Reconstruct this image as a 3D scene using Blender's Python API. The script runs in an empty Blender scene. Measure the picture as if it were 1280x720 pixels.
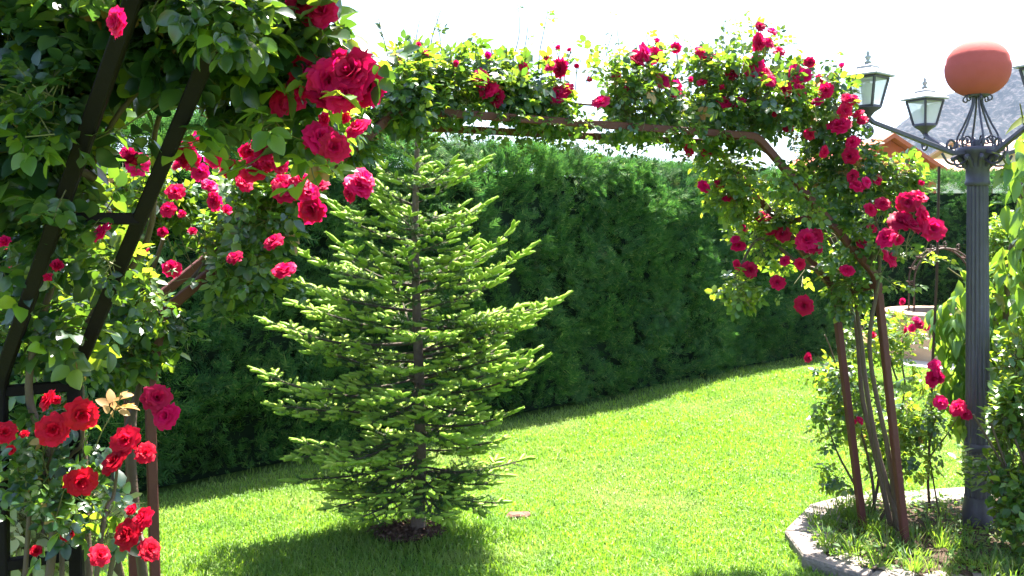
import bpy, math, random
import numpy as np
from mathutils import Vector

random.seed(11)
rng = np.random.default_rng(11)
scene = bpy.context.scene
col = scene.collection
PI = math.pi

# ------------------------------------------------------------------ camera
FPX = 1108.5            # focal length in photo pixels (1280 wide)
HORIZON = 281           # photo row of the horizon (the lens is shifted, the camera held level)
EYE = 1.6
cd = bpy.data.cameras.new('camera')
cam = bpy.data.objects.new('camera', cd)
col.objects.link(cam)
cam.location = (0, 0, EYE)
cam.rotation_euler = (PI / 2, 0, 0)
cd.shift_y = (HORIZON - 360) / 1280
cd.sensor_width = 36
cd.lens = 36 * FPX / 1280
cd.clip_start = 0.05
cd.clip_end = 6000
scene.camera = cam


def P(px, py, dep):
    """world point seen at photo pixel (px,py) that lies dep metres in front (world Y)"""
    return np.array([(px - 640) / FPX * dep, dep, EYE + (HORIZON - py) / FPX * dep])


# ------------------------------------------------------------------ tagging
def tag(o, label=None, cat=None, group=None, kind=None):
    if label: o['label'] = label
    if cat: o['category'] = cat
    if group: o['group'] = group
    if kind: o['kind'] = kind
    return o


def thing(name, label, cat, loc, group=None):
    o = bpy.data.objects.new(name, None)
    o.empty_display_size = 0.1
    col.objects.link(o)
    o.location = [float(c) for c in loc]
    return tag(o, label, cat, group)


# ------------------------------------------------------------------ mesh builder
class MB:
    def __init__(self):
        self.v = []; self.f = []; self.n = 0

    def add(self, verts, faces, mat=0, smooth=False):
        verts = np.asarray(verts, float).reshape(-1, 3)
        by = {}
        if isinstance(faces, np.ndarray):
            by[faces.shape[1]] = faces
        else:
            for f in faces:
                by.setdefault(len(f), []).append(f)
        for k, fs in by.items():
            self.f.append((np.asarray(fs, np.int64) + self.n, mat, smooth))
        self.v.append(verts)
        self.n += len(verts)

    def inst(self, tv, tf, R, Pn, S, mat=0, smooth=False):
        M = len(Pn)
        if M == 0: return
        S = np.asarray(S, float)
        if S.ndim == 1: S = np.repeat(S[:, None], 3, 1)
        loc = tv[None, :, :] * S[:, None, :]
        w = np.einsum('mij,mnj->mni', R, loc) + Pn[:, None, :]
        nt = len(tv)
        fs = (tf[None, :, :] + (np.arange(M) * nt)[:, None, None]).reshape(-1, tf.shape[1])
        self.add(w.reshape(-1, 3), fs, mat, smooth)

    def build(self, name, mats, parent=None, loc=None):
        me = bpy.data.meshes.new(name)
        V = np.concatenate(self.v) if self.v else np.zeros((0, 3))
        off = np.zeros(3)
        if parent is not None:
            off = np.array(parent.location)
            if parent.parent is not None:
                off = off + np.array(parent.parent.location)
        elif loc is not None:
            off = np.array(loc, float)
        V = V - off
        me.vertices.add(len(V))
        me.vertices.foreach_set('co', V.astype(np.float32).ravel())
        loops = np.concatenate([f.ravel() for f, _, _ in self.f])
        tot = np.concatenate([np.full(len(f), f.shape[1]) for f, _, _ in self.f])
        mi = np.concatenate([np.full(len(f), m) for f, m, _ in self.f])
        sm = np.concatenate([np.full(len(f), s) for f, _, s in self.f])
        st = np.concatenate([[0], np.cumsum(tot)[:-1]])
        me.loops.add(len(loops)); me.polygons.add(len(tot))
        me.loops.foreach_set('vertex_index', loops.astype(np.int32))
        me.polygons.foreach_set('loop_start', st.astype(np.int32))
        me.polygons.foreach_set('loop_total', tot.astype(np.int32))
        for m in (mats if isinstance(mats, (list, tuple)) else [mats]):
            me.materials.append(m)
        me.polygons.foreach_set('material_index', mi.astype(np.int32))
        me.polygons.foreach_set('use_smooth', sm.astype(bool))
        me.update(calc_edges=True)
        me.validate()
        o = bpy.data.objects.new(name, me)
        col.objects.link(o)
        if parent is not None:
            o.parent = parent
        elif loc is not None:
            o.location = [float(c) for c in loc]
        return o


def nrm(a):
    a = np.asarray(a, float)
    return a / np.maximum(np.linalg.norm(a, axis=-1, keepdims=True), 1e-9)


def frames(d, n):
    y = nrm(d)
    z = n - (n * y).sum(-1, keepdims=True) * y
    z = nrm(z)
    x = np.cross(y, z)
    return np.stack([x, y, z], axis=-1)


def tube(mb, pts, rad, sides=6, mat=0, smooth=True, prof=None, up=(0, 0, 1), cap=True):
    pts = np.asarray(pts, float)
    n = len(pts)
    rad = np.asarray(rad, float)
    if rad.ndim and len(rad) != n: rad = np.interp(np.linspace(0, 1, n), np.linspace(0, 1, len(rad)), rad)
    rad = np.broadcast_to(rad, (n,))
    tan = np.zeros_like(pts)
    tan[1:-1] = nrm(nrm(pts[2:] - pts[1:-1]) + nrm(pts[1:-1] - pts[:-2])) if n > 2 else 0
    tan[0] = nrm(pts[1] - pts[0]); tan[-1] = nrm(pts[-1] - pts[-2])
    u = np.asarray(up, float)
    if abs(np.dot(u, tan[0])) > 0.95: u = np.array([1., 0.2, 0])
    x = nrm(np.cross(tan[0], u))
    if prof is None:
        a = np.arange(sides) * 2 * PI / sides
        prof = np.stack([np.cos(a), np.sin(a)], 1)
    k = len(prof)
    V = []
    for i in range(n):
        x = nrm(x - np.dot(x, tan[i]) * tan[i])
        y = np.cross(tan[i], x)
        V.append(pts[i] + rad[i] * (prof[:, :1] * x + prof[:, 1:] * y))
    V = np.concatenate(V)
    F = []
    for i in range(n - 1):
        for j in range(k):
            j2 = (j + 1) % k
            F.append((i * k + j, i * k + j2, (i + 1) * k + j2, (i + 1) * k + j))
    mb.add(V, F, mat, smooth)
    if cap:
        mb.add(V[:k], [tuple(range(k))[::-1]], mat, False)
        mb.add(V[-k:], [tuple(range(k))], mat, False)


c_ = 0.78
SQUARE = np.array([(1, -c_), (1, c_), (c_, 1), (-c_, 1), (-1, c_), (-1, -c_), (-c_, -1), (c_, -1)])


def spline(pts, m=8):
    pts = np.asarray(pts, float)
    p = np.vstack([2 * pts[0] - pts[1], pts, 2 * pts[-1] - pts[-2]])
    out = []
    for i in range(1, len(p) - 2):
        for t in np.linspace(0, 1, m, endpoint=False):
            a, b, c, d = p[i - 1], p[i], p[i + 1], p[i + 2]
            out.append(0.5 * ((2 * b) + (-a + c) * t + (2 * a - 5 * b + 4 * c - d) * t * t + (-a + 3 * b - 3 * c + d) * t ** 3))
    out.append(pts[-1])
    return np.array(out)


def lathe(mb, prof, c, sides=24, mat=0, smooth=True, flute=0, fd=0.0):
    V = []; F = []
    c = np.asarray(c, float)
    for (r, z) in prof:
        for j in range(sides):
            a = 2 * PI * j / sides
            rr = r * (1 - fd * (0.5 + 0.5 * math.cos(flute * a))) if flute else r
            V.append((c[0] + rr * math.cos(a), c[1] + rr * math.sin(a), c[2] + z))
    n = len(prof)
    for i in range(n - 1):
        for j in range(sides):
            j2 = (j + 1) % sides
            F.append((i * sides + j, i * sides + j2, (i + 1) * sides + j2, (i + 1) * sides + j))
    mb.add(V, F, mat, smooth)
    mb.add(V[:sides], [tuple(range(sides))[::-1]], mat, False)
    mb.add(V[-sides:], [tuple(range(sides))], mat, False)


def box(mb, lo, hi, mat=0, rot=0, piv=None):
    lo = np.asarray(lo, float); hi = np.asarray(hi, float)
    V = np.array([(x, y, z) for x in (lo[0], hi[0]) for y in (lo[1], hi[1]) for z in (lo[2], hi[2])])
    if rot:
        piv = np.asarray(piv if piv is not None else (lo + hi) / 2)
        c, s = math.cos(rot), math.sin(rot)
        d = V - piv
        V = np.stack([piv[0] + c * d[:, 0] - s * d[:, 1], piv[1] + s * d[:, 0] + c * d[:, 1], V[:, 2]], 1)
    mb.add(V, [(0, 1, 3, 2), (4, 6, 7, 5), (0, 4, 5, 1), (2, 3, 7, 6), (0, 2, 6, 4), (1, 5, 7, 3)], mat)


_wv = {}
def fnoise(p, freq, seed=0):
    """cheap smooth pseudo noise in about -1..1"""
    if seed not in _wv:
        r = np.random.default_rng(1000 + seed)
        _wv[seed] = (r.normal(size=(7, 3)), r.uniform(0, 6.28, 7))
    k, ph = _wv[seed]
    return np.sin((np.asarray(p) * freq) @ k.T + ph).sum(-1) / 3.2


def inpoly(x, y, poly):
    x = np.asarray(x); y = np.asarray(y)
    r = np.zeros(x.shape, bool)
    n = len(poly)
    for i in range(n):
        x1, y1 = poly[i]; x2, y2 = poly[(i + 1) % n]
        if y1 == y2: continue
        r ^= ((y1 > y) != (y2 > y)) & (x < (x2 - x1) * (y - y1) / (y2 - y1) + x1)
    return r


# ------------------------------------------------------------------ materials
def newmat(name):
    m = bpy.data.materials.new(name)
    m.use_nodes = True
    nt = m.node_tree
    for n in list(nt.nodes): nt.nodes.remove(n)
    return m, nt, nt.nodes, nt.links


def ramp(nt, fac, cols, pos=None):
    r = nt.nodes.new('ShaderNodeValToRGB')
    el = r.color_ramp.elements
    while len(el) < len(cols): el.new(0.5)
    for i, c in enumerate(cols):
        el[i].position = pos[i] if pos else i / (len(cols) - 1)
        el[i].color = (*c, 1)
    nt.links.new(fac, r.inputs[0])
    return r.outputs[0]


def noise_tex(nt, scale, detail=4, rough=0.55, coord='Object'):
    tc = nt.nodes.new('ShaderNodeTexCoord')
    n = nt.nodes.new('ShaderNodeTexNoise')
    n.inputs['Scale'].default_value = scale
    n.inputs['Detail'].default_value = detail
    n.inputs['Roughness'].default_value = rough
    nt.links.new(tc.outputs[coord], n.inputs['Vector'])
    return n.outputs['Fac']


def leafmat(name, cols, tcols, tfac=0.4, rough=0.4, spec=0.5, pos=None, patch=None):
    m, nt, N, L = newmat(name)
    geo = N.new('ShaderNodeNewGeometry')
    c = ramp(nt, geo.outputs['Random Per Island'], cols, pos)
    t = ramp(nt, geo.outputs['Random Per Island'], tcols)
    pb = N.new('ShaderNodeBsdfPrincipled')
    pb.inputs['Roughness'].default_value = rough
    pb.inputs['Specular IOR Level'].default_value = spec
    if patch:                       # slow drift of the plant's own colour over the ground or hedge
        for scale_, other, lo, hi, amt in patch:
            mk = N.new('ShaderNodeMapRange'); mk.inputs[1].default_value = lo; mk.inputs[2].default_value = hi; mk.inputs[4].default_value = amt
            L.new(noise_tex(nt, scale_, 3), mk.inputs[0])
            for which in (0, 1):
                mixn = N.new('ShaderNodeMix'); mixn.data_type = 'RGBA'
                L.new(mk.outputs[0], mixn.inputs[0]); L.new((c, t)[which], mixn.inputs[6])
                k_ = 1 if which == 0 else 2.0
                mixn.inputs[7].default_value = (other[0] * k_, other[1] * k_, other[2] * k_, 1)
                if which == 0: c = mixn.outputs[2]
                else: t = mixn.outputs[2]
    L.new(c, pb.inputs['Base Color'])
    tr = N.new('ShaderNodeBsdfTranslucent')
    L.new(t, tr.inputs['Color'])
    mx = N.new('ShaderNodeMixShader')
    mx.inputs[0].default_value = tfac
    L.new(pb.outputs[0], mx.inputs[1]); L.new(tr.outputs[0], mx.inputs[2])
    out = N.new('ShaderNodeOutputMaterial')
    L.new(mx.outputs[0], out.inputs[0])
    return m


def solid(name, cols, scale=8, rough=0.6, metal=0.0, bump=0.0, bscale=None, pos=None, spec=0.5, detail=5):
    m, nt, N, L = newmat(name)
    pb = N.new('ShaderNodeBsdfPrincipled')
    pb.inputs['Roughness'].default_value = rough
    pb.inputs['Metallic'].default_value = metal
    pb.inputs['Specular IOR Level'].default_value = spec
    f = noise_tex(nt, scale, detail)
    L.new(ramp(nt, f, cols, pos), pb.inputs['Base Color'])
    if bump:
        f2 = noise_tex(nt, bscale or scale * 3, 6)
        b = N.new('ShaderNodeBump')
        b.inputs['Strength'].default_value = bump
        b.inputs['Distance'].default_value = 0.02
        L.new(f2, b.inputs['Height']); L.new(b.outputs[0], pb.inputs['Normal'])
    out = N.new('ShaderNodeOutputMaterial')
    L.new(pb.outputs[0], out.inputs[0])
    return m


M = {}
M['rose_leaf'] = leafmat('rose_leaf', [(.012, .036, .018), (.020, .056, .024), (.030, .074, .028), (.060, .115, .030)],
                         [(.12, .28, .02), (.24, .44, .03), (.40, .54, .03)], .33, .33, .7, [0, .4, .85, 1])
M['rose_leaf_light'] = leafmat('rose_leaf_light', [(.035, .085, .024), (.060, .125, .030), (.10, .17, .035)],
                               [(.28, .46, .02), (.42, .58, .03), (.58, .62, .04)], .42, .36, .6)
M['rose_leaf_shade'] = leafmat('rose_leaf_shade', [(.007, .024, .015), (.012, .036, .020), (.018, .048, .023), (.040, .085, .028)],
                         [(.07, .17, .02), (.16, .32, .02), (.36, .50, .03)], .30, .32, .75, [0, .4, .85, 1])  # darker copy of the rose leaf; near-side shade put into its colour
M['dry_leaf'] = leafmat('dry_leaf', [(.30, .13, .04), (.38, .26, .12)], [(.5, .25, .05), (.55, .4, .15)], .35, .6, .3)
M['cherry_leaf'] = leafmat('cherry_leaf', [(.040, .105, .028), (.062, .150, .032), (.10, .19, .035), (.17, .13, .04)],
                           [(.24, .44, .03), (.36, .56, .04), (.46, .52, .05)], .34, .34, .6, [0, .5, .9, 1])
M['laurel_leaf'] = leafmat('laurel_leaf', [(.030, .085, .022), (.050, .125, .026), (.13, .22, .03)],
                           [(.22, .42, .02), (.38, .55, .03), (.55, .62, .04)], .36, .34, .6, [0, .65, 1])
M['bush_leaf'] = leafmat('bush_leaf', [(.05, .12, .025), (.08, .17, .03)], [(.3, .5, .03), (.4, .58, .03)], .35, .45, .4)
M['pale_leaf'] = leafmat('pale_leaf', [(.09, .15, .06), (.32, .34, .18), (.50, .48, .30)],
                         [(.4, .5, .1), (.6, .6, .25)], .35, .4, .5)  # cream tones carry the sunlit patches behind the front leaves
M['hedge_leaf'] = leafmat('hedge_leaf', [(.018, .058, .016), (.038, .100, .024), (.080, .165, .036), (.24, .29, .08)],
                          [(.06, .24, .04), (.16, .36, .05)], .28, .7, .12, [0, .45, .9, 1], patch=[(1.4, (.055, .12, .03), .5, .72, .7), (2.6, (.018, .06, .03), .5, .7, .6), (5.0, (.10, .08, .035), .64, .78, .6)])
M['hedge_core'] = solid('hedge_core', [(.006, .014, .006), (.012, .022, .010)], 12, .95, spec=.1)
M['grass'] = leafmat('grass', [(.095, .180, .032), (.150, .245, .050), (.20, .29, .07), (.32, .34, .15)],
                     [(.20, .44, .02), (.30, .55, .02), (.42, .60, .04)], .42, .5, .35, [0, .4, .93, 1], patch=[(1.1, (.23, .27, .09), .52, .72, .75), (3.3, (.06, .16, .025), .52, .7, .6), (.5, (.20, .27, .07), .5, .7, .5)])
M['weed'] = leafmat('weed', [(.030, .085, .020), (.060, .135, .026), (.17, .17, .06)],
                    [(.22, .44, .03), (.36, .52, .04)], .38, .5, .35)
M['needle'] = leafmat('needle', [(.026, .070, .024), (.040, .098, .030), (.065, .13, .035)],
                      [(.08, .20, .03), (.14, .28, .04)], .22, .5, .35)
M['shoot'] = leafmat('shoot', [(.20, .34, .04), (.30, .44, .06), (.43, .53, .085)],
                     [(.30, .54, .06), (.42, .64, .08)], .34, .5, .35)
M['bark'] = solid('bark', [(.05, .03, .022), (.12, .08, .065), (.20, .15, .125)], 25, .9, 0, .6, 60)
M['bough'] = solid('bough', [(.045, .03, .022), (.09, .06, .045)], 25, .9)
M['cane'] = solid('cane', [(.035, .02, .014), (.085, .05, .036), (.07, .062, .026)], 14, .75, 0, .3, 50)
M['twig'] = solid('twig', [(.09, .12, .03), (.16, .11, .05)], 10, .7)
M['rust_paint'] = solid('rust_paint', [(.040, .008, .008), (.075, .013, .011), (.090, .018, .014), (.16, .05, .03)], 13, .65, 0, .15, 90)
M['shaded_paint'] = solid('shaded_paint', [(.006, .004, .006), (.009, .006, .007), (.014, .008, .009)], 10, .75, 0, .15, 90, spec=.12)  # near-black: the backlit shade on the bars is put into the colour
M['lamp_grey'] = solid('lamp_grey', [(.056, .046, .072), (.072, .060, .090), (.098, .084, .116)], 18, .5, .15, .12, 80)
M['lamp_roof'] = solid('lamp_roof', [(.30, .29, .29), (.40, .39, .38)], 12, .5, .1)  # paler grey: sunlight on the lantern tops is put into the colour
M['globe'] = solid('globe', [(.25, .052, .046), (.37, .078, .068), (.41, .088, .078), (.45, .12, .105)], 9, .85, 0, .08, 50, spec=.12)
M['iron'] = solid('iron', [(.045, .022, .018), (.09, .040, .03)], 20, .6, .2)
M['kerb'] = solid('kerb', [(.07, .058, .048), (.19, .155, .135), (.27, .225, .20), (.36, .30, .27)], 11, .9, 0, .9, 45)
M['soil'] = solid('soil', [(.028, .018, .012), (.065, .042, .028), (.15, .105, .075)], 22, .95, 0, 1.0, 60, [.25, .55, .85], .2)
M['mulch'] = solid('mulch', [(.05, .028, .02), (.13, .075, .055), (.26, .17, .13)], 40, .95, 0, 1.0, 90, [.3, .55, .8], .2)
M['plaster'] = solid('plaster', [(.50, .30, .20), (.60, .38, .26), (.66, .45, .33)], 6, .9, 0, .2, 40)
M['coping'] = solid('coping', [(.36, .22, .15), (.52, .36, .26)], 10, .85, 0, .3, 40)
M['pale_stone'] = solid('pale_stone', [(.55, .52, .48), (.70, .66, .62)], 10, .85, 0, .3, 40)
M['red_stone'] = solid('red_stone', [(.10, .045, .03), (.17, .08, .055)], 16, .9, 0, .5, 60)
M['wall_white'] = solid('wall_white', [(.62, .56, .52), (.70, .65, .62)], 1.5, .9)
M['wall_peach'] = solid('wall_peach', [(.58, .42, .32), (.64, .48, .38)], 1.5, .9)
M['wall_red'] = solid('wall_red', [(.42, .075, .04), (.50, .10, .055)], 1.5, .9)
M['roof_tile'] = solid('roof_tile', [(.40, .20, .14), (.55, .32, .24)], 6, .9, 0, .6, 20)
M['roof_red'] = solid('roof_red', [(.40, .075, .04), (.52, .13, .075)], 6, .9, 0, .6, 20)
M['dark_glass'] = solid('dark_glass', [(.02, .025, .03), (.03, .035, .04)], 3, .1)
M['shutter'] = solid('shutter', [(.16, .08, .05), (.2, .1, .06)], 6, .6)
M['calyx'] = solid('calyx', [(.05, .11, .03), (.08, .15, .04)], 20, .6)


def petalmat(name, c1, c2, t1, t2, tf=.38):
    m, nt, N, L = newmat(name)
    geo = N.new('ShaderNodeNewGeometry')
    c = ramp(nt, geo.outputs['Random Per Island'], [c1, c2])
    t = ramp(nt, geo.outputs['Random Per Island'], [t1, t2])
    oi = N.new('ShaderNodeObjectInfo')
    hue = ramp(nt, oi.outputs['Random'], [(.62, .62, .55), (1, 1, 1), (1, 1.2, 1.6)], [0, .55, 1])
    outs = []
    for sock in (c, t):
        mm = N.new('ShaderNodeMix'); mm.data_type = 'RGBA'; mm.blend_type = 'MULTIPLY'; mm.inputs[0].default_value = 1
        L.new(sock, mm.inputs[6]); L.new(hue, mm.inputs[7]); outs.append(mm.outputs[2])
    c, t = outs
    pb = N.new('ShaderNodeBsdfPrincipled')
    pb.inputs['Roughness'].default_value = .55
    pb.inputs['Specular IOR Level'].default_value = .2
    L.new(c, pb.inputs['Base Color'])
    tr = N.new('ShaderNodeBsdfTranslucent'); L.new(t, tr.inputs['Color'])
    mx = N.new('ShaderNodeMixShader'); mx.inputs[0].default_value = tf
    L.new(pb.outputs[0], mx.inputs[1]); L.new(tr.outputs[0], mx.inputs[2])
    out = N.new('ShaderNodeOutputMaterial'); L.new(mx.outputs[0], out.inputs[0])
    return m


M['petal_crimson'] = petalmat('petal_crimson', (.56, .003, .070), (.70, .006, .115), (.85, .006, .13), (.92, .012, .20))
M['petal_scarlet'] = petalmat('petal_scarlet', (.44, .002, .018), (.58, .003, .034), (.8, .008, .03), (.9, .015, .06))  # redder copy of the crimson; less-lit look put into the petals

# lamp glass: thin pane, pale and slightly frosted
m, nt, N, L = newmat('lamp_glass')
tp = N.new('ShaderNodeBsdfTransparent'); tp.inputs[0].default_value = (.96, .96, .96, 1)
gl = N.new('ShaderNodeBsdfPrincipled'); gl.inputs['Base Color'].default_value = (.80, .80, .80, 1); gl.inputs['Roughness'].default_value = .15
tl = N.new('ShaderNodeBsdfTranslucent'); tl.inputs[0].default_value = (.9, .9, .9, 1)
m1 = N.new('ShaderNodeMixShader'); m1.inputs[0].default_value = .5
L.new(gl.outputs[0], m1.inputs[1]); L.new(tl.outputs[0], m1.inputs[2])
m2 = N.new('ShaderNodeMixShader'); m2.inputs[0].default_value = .55
L.new(tp.outputs[0], m2.inputs[1]); L.new(m1.outputs[0], m2.inputs[2])
out = N.new('ShaderNodeOutputMaterial'); L.new(m2.outputs[0], out.inputs[0])
M['lamp_glass'] = m
M['bulb'] = solid('bulb', [(.75, .74, .70), (.8, .79, .75)], 5, .3)

# lawn soil/turf sheet
m, nt, N, L = newmat('turf')
pb = N.new('ShaderNodeBsdfPrincipled'); pb.inputs['Roughness'].default_value = .95; pb.inputs['Specular IOR Level'].default_value = .1
f1 = noise_tex(nt, 1.3, 5); f2 = noise_tex(nt, 60, 4)
c1 = ramp(nt, f1, [(.055, .105, .018), (.085, .16, .025)], [.35, .65])
c2 = ramp(nt, f2, [(.03, .045, .012), (.09, .15, .03)], [.35, .65])
mix = N.new('ShaderNodeMix'); mix.data_type = 'RGBA'; mix.inputs[0].default_value = .5
L.new(c1, mix.inputs[6]); L.new(c2, mix.inputs[7]); L.new(mix.outputs[2], pb.inputs['Base Color'])
out = N.new('ShaderNodeOutputMaterial'); L.new(pb.outputs[0], out.inputs[0])
M['turf'] = m

# rocky scrub hillside
m, nt, N, L = newmat('hillside')
pb = N.new('ShaderNodeBsdfPrincipled'); pb.inputs['Roughness'].default_value = .95; pb.inputs['Specular IOR Level'].default_value = .1
f1 = noise_tex(nt, .30, 7, .72); f2 = noise_tex(nt, .03, 4)
c1 = ramp(nt, f1, [(.006, .010, .009), (.012, .016, .015), (.050, .046, .046), (.095, .088, .086)], [.42, .505, .545, .66])
c2 = ramp(nt, f2, [(.010, .013, .011), (.050, .046, .045)], [.4, .62])
mix = N.new('ShaderNodeMix'); mix.data_type = 'RGBA'; mix.inputs[0].default_value = .22
L.new(c1, mix.inputs[6]); L.new(c2, mix.inputs[7]); L.new(mix.outputs[2], pb.inputs['Base Color'])
out = N.new('ShaderNodeOutputMaterial'); L.new(pb.outputs[0], out.inputs[0])
M['hillside'] = m

# ------------------------------------------------------------------ templates
def leaf_template(rows, width, fold=.22, curl=.25, wav=0.0):
    """leaf along +Y, length 1; rows: list of (y, halfwidth)"""
    V = []; F = []
    idx = []
    for (y, w) in rows:
        z = -curl * y * y
        if w == 0:
            V.append((0, y, z)); idx.append((len(V) - 1,))
        else:
            w *= width
            zz = z + fold * w
            V += [(-w, y, zz + wav * math.sin(9 * y)), (0, y, z), (w, y, zz - wav * math.sin(9 * y + 1))]
            idx.append((len(V) - 3, len(V) - 2, len(V) - 1))
    for a, b in zip(idx[:-1], idx[1:]):
        if len(a) == 1:
            F += [(a[0], b[1], b[0]), (a[0], b[2], b[1])]
        elif len(b) == 1:
            F += [(a[0], a[1], b[0]), (a[1], a[2], b[0])]
        else:
            F += [(a[0], a[1], b[1]), (a[0], b[1], b[0]), (a[1], a[2], b[2]), (a[1], b[2], b[1])]
    return np.array(V, float), np.array(F)


OVAL = leaf_template([(0, 0), (.2, .75), (.45, 1), (.72, .78), (.9, .38), (1, 0)], .34, .3, .22, .012)
OVAL_LO = leaf_template([(0, 0), (.3, .9), (.7, .85), (1, 0)], .34, .3, .2)
LANCE = leaf_template([(0, 0), (.15, .6), (.4, 1), (.7, .75), (.9, .3), (1, 0)], .22, .4, .45, .01)
SMALL = leaf_template([(0, 0), (.45, 1), (1, 0)], .25, .35, .15)


def compound(leaf, seed):
    """rose leaf: five leaflets on a thin rachis; total length about 2.4 leaflets, scaled to leaflet length 1"""
    r = random.Random(seed)
    tv, tf = leaf
    V = []; F = []; n = 0
    spots = [(1.15, 0, 1.1), (.95, 58, .92), (.95, -58, .92), (.4, 66, .78), (.4, -66, .78)]
    for (y, ang, s) in spots:
        a = math.radians(ang + r.uniform(-12, 12)); tilt = r.uniform(-.35, .35); roll = r.uniform(-.45, .45)
        s *= r.uniform(.85, 1.12)
        v = tv * s
        cr, sr = math.cos(roll), math.sin(roll)
        v = np.stack([v[:, 0] * cr - v[:, 2] * sr, v[:, 1], v[:, 0] * sr + v[:, 2] * cr], 1)
        ct, stt = math.cos(tilt), math.sin(tilt)
        v = np.stack([v[:, 0], v[:, 1] * ct - v[:, 2] * stt, v[:, 1] * stt + v[:, 2] * ct], 1)
        ca, sa = math.cos(a), math.sin(a)
        v = np.stack([v[:, 0] * ca + v[:, 1] * sa, -v[:, 0] * sa + v[:, 1] * ca, v[:, 2]], 1)
        v = v + np.array([.05 * np.sign(ang), y, -.08 * y * y])
        V.append(v); F.append(tf + n); n += len(v)
    return np.concatenate(V), np.concatenate(F)


COMP_HI = [compound(OVAL, s) for s in range(5)]
COMP_LO = [compound(OVAL_LO, s) for s in range(5)]
a3 = np.arange(3) * 2 * PI / 3
ROD = (np.array([(math.cos(a), y, math.sin(a)) for y in (0, 1) for a in a3]), np.array([(0, 1, 4, 3), (1, 2, 5, 4), (2, 0, 3, 5)]))
RAND = lambda n: nrm(rng.normal(size=(n, 3)))


def zone(px, py, dep, rx, ry, rz, n):
    """foliage ellipsoid: pixel centre and pixel radii at its distance, depth radius in metres"""
    k = dep / FPX
    return (P(px, py, dep), np.array([rx * k, rz, ry * k]), n)


def leaves(mb, zones, templates, size, mat=0, twig_mat=None, outw=.6, droop=.25, noise_f=7., cut=-.25, mats=None, spread=.25, twig=.12):
    for zi, (c, r, n) in enumerate(zones):
        k = int(n * 1.5)
        d = RAND(k)
        rad = rng.random(k) ** (1 / 2.1)
        p = c + d * rad[:, None] * r
        keep = fnoise(p, noise_f, 3) > cut
        p, d = p[keep], d[keep]
        k = len(p)
        out = nrm(d * np.array([1, 1, 1]))
        dirs = nrm(outw * out + .75 * RAND(k) + np.array([0, 0, -droop]))
        nn = nrm(np.array([0, 0, .8]) + .35 * out + .55 * RAND(k))
        R = frames(dirs, nn)
        s = size * rng.uniform(1 - spread, 1 + spread, k)
        ti = rng.integers(0, len(templates), k)
        for t in range(len(templates)):
            q = ti == t
            if mats is None:
                mb.inst(templates[t][0], templates[t][1], R[q], p[q], s[q], mat, True)
            else:
                mm = rng.random(k)
                acc = 0
                for (mi, w) in mats:
                    qq = q & (mm >= acc) & (mm < acc + w); acc += w
                    mb.inst(templates[t][0], templates[t][1], R[qq], p[qq], s[qq], mi, True)
        if twig_mat is not None:
            q = rng.random(k) < .45
            L = twig * rng.uniform(.5, 1.4, q.sum())
            td = nrm(-out[q] * .8 + .5 * RAND(q.sum()) + np.array([0, 0, -.35]))
            mb.inst(ROD[0], ROD[1], frames(td, RAND(q.sum())), p[q], np.stack([L * 0 + .0014, L, L * 0 + .0014], 1), twig_mat)


# ------------------------------------------------------------------ rose blooms
def bloom_mesh(name, mats, seed, openness=1.0):
    r = random.Random(seed)
    mb = MB()
    rings = [(3, .13, .52, 80), (4, .24, .52, 62), (5, .42, .50, 48), (6, .62, .45, 42), (6, .80, .37, 40), (7, .95, .25, 36), (6, 1.0, .08, 36)]
    if openness < .6: rings = [(3, .13, .8, 80), (4, .26, .80, 62), (5, .42, .74, 50), (5, .55, .6, 46)]
    nu, nv = 5, 5
    for ri, (cnt, rm, h, ha) in enumerate(rings):
        ph0 = r.uniform(0, 6.28)
        for k in range(cnt):
            ph = ph0 + k * 2 * PI / cnt + r.uniform(-.25, .25)
            hh = h * r.uniform(.82, 1.15) + r.uniform(-.04, .05)
            rr = rm * r.uniform(.88, 1.1) * (.75 + .25 * openness)
            haa = math.radians(ha) * r.uniform(.9, 1.25)
            w1, w2 = r.uniform(0, 6.28), r.uniform(0, 6.28)
            V = []
            for j in range(nv):
                v = j / (nv - 1)
                rad = rr * (v ** .75) + (.05 * rr * max(0, v - .7) * 6 if ri >= 2 else -.03 * v)
                z = hh * (1 - (1 - v) ** 1.7) - .18 * (1 - v) - (.16 * max(0, v - .65) * 2 if ri >= 3 else 0)
                wv = haa * (.35 + .65 * math.sin(min(1, v * 1.25) * PI / 2)) * (1 - .25 * max(0, v - .75) * 4)
                for i in range(nu):
                    u = (i / (nu - 1)) * 2 - 1
                    a = ph + u * wv
                    zz = z - .10 * u * u * v + .045 * math.sin(3 * u + w1) * v
                    r2 = rad * (1 + .10 * v * math.sin(4.2 * u + w2))
                    V.append((r2 * math.cos(a), r2 * math.sin(a), zz))
            F = [(j * nu + i, j * nu + i + 1, (j + 1) * nu + i + 1, (j + 1) * nu + i) for j in range(nv - 1) for i in range(nu - 1)]
            mb.add(V, F, 0, True)
    lathe(mb, [(.03, -.75), (.05, -.4), (.16, -.28), (.2, -.16), (.12, -.1)], (0, 0, 0), 7, 1)
    for k in range(5):
        a = k * 2 * PI / 5
        c, s = math.cos(a), math.sin(a)
        V = [(.14 * c - .08 * s, .14 * s + .08 * c, -.17), (.14 * c + .08 * s, .14 * s - .08 * c, -.17), (.6 * c, .6 * s, -.3)]
        mb.add(V, [(0, 1, 2)], 1)
    me = bpy.data.meshes.new(name)
    o = mb.build(name, mats)
    me = o.data
    bpy.data.objects.remove(o)
    return me


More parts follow.
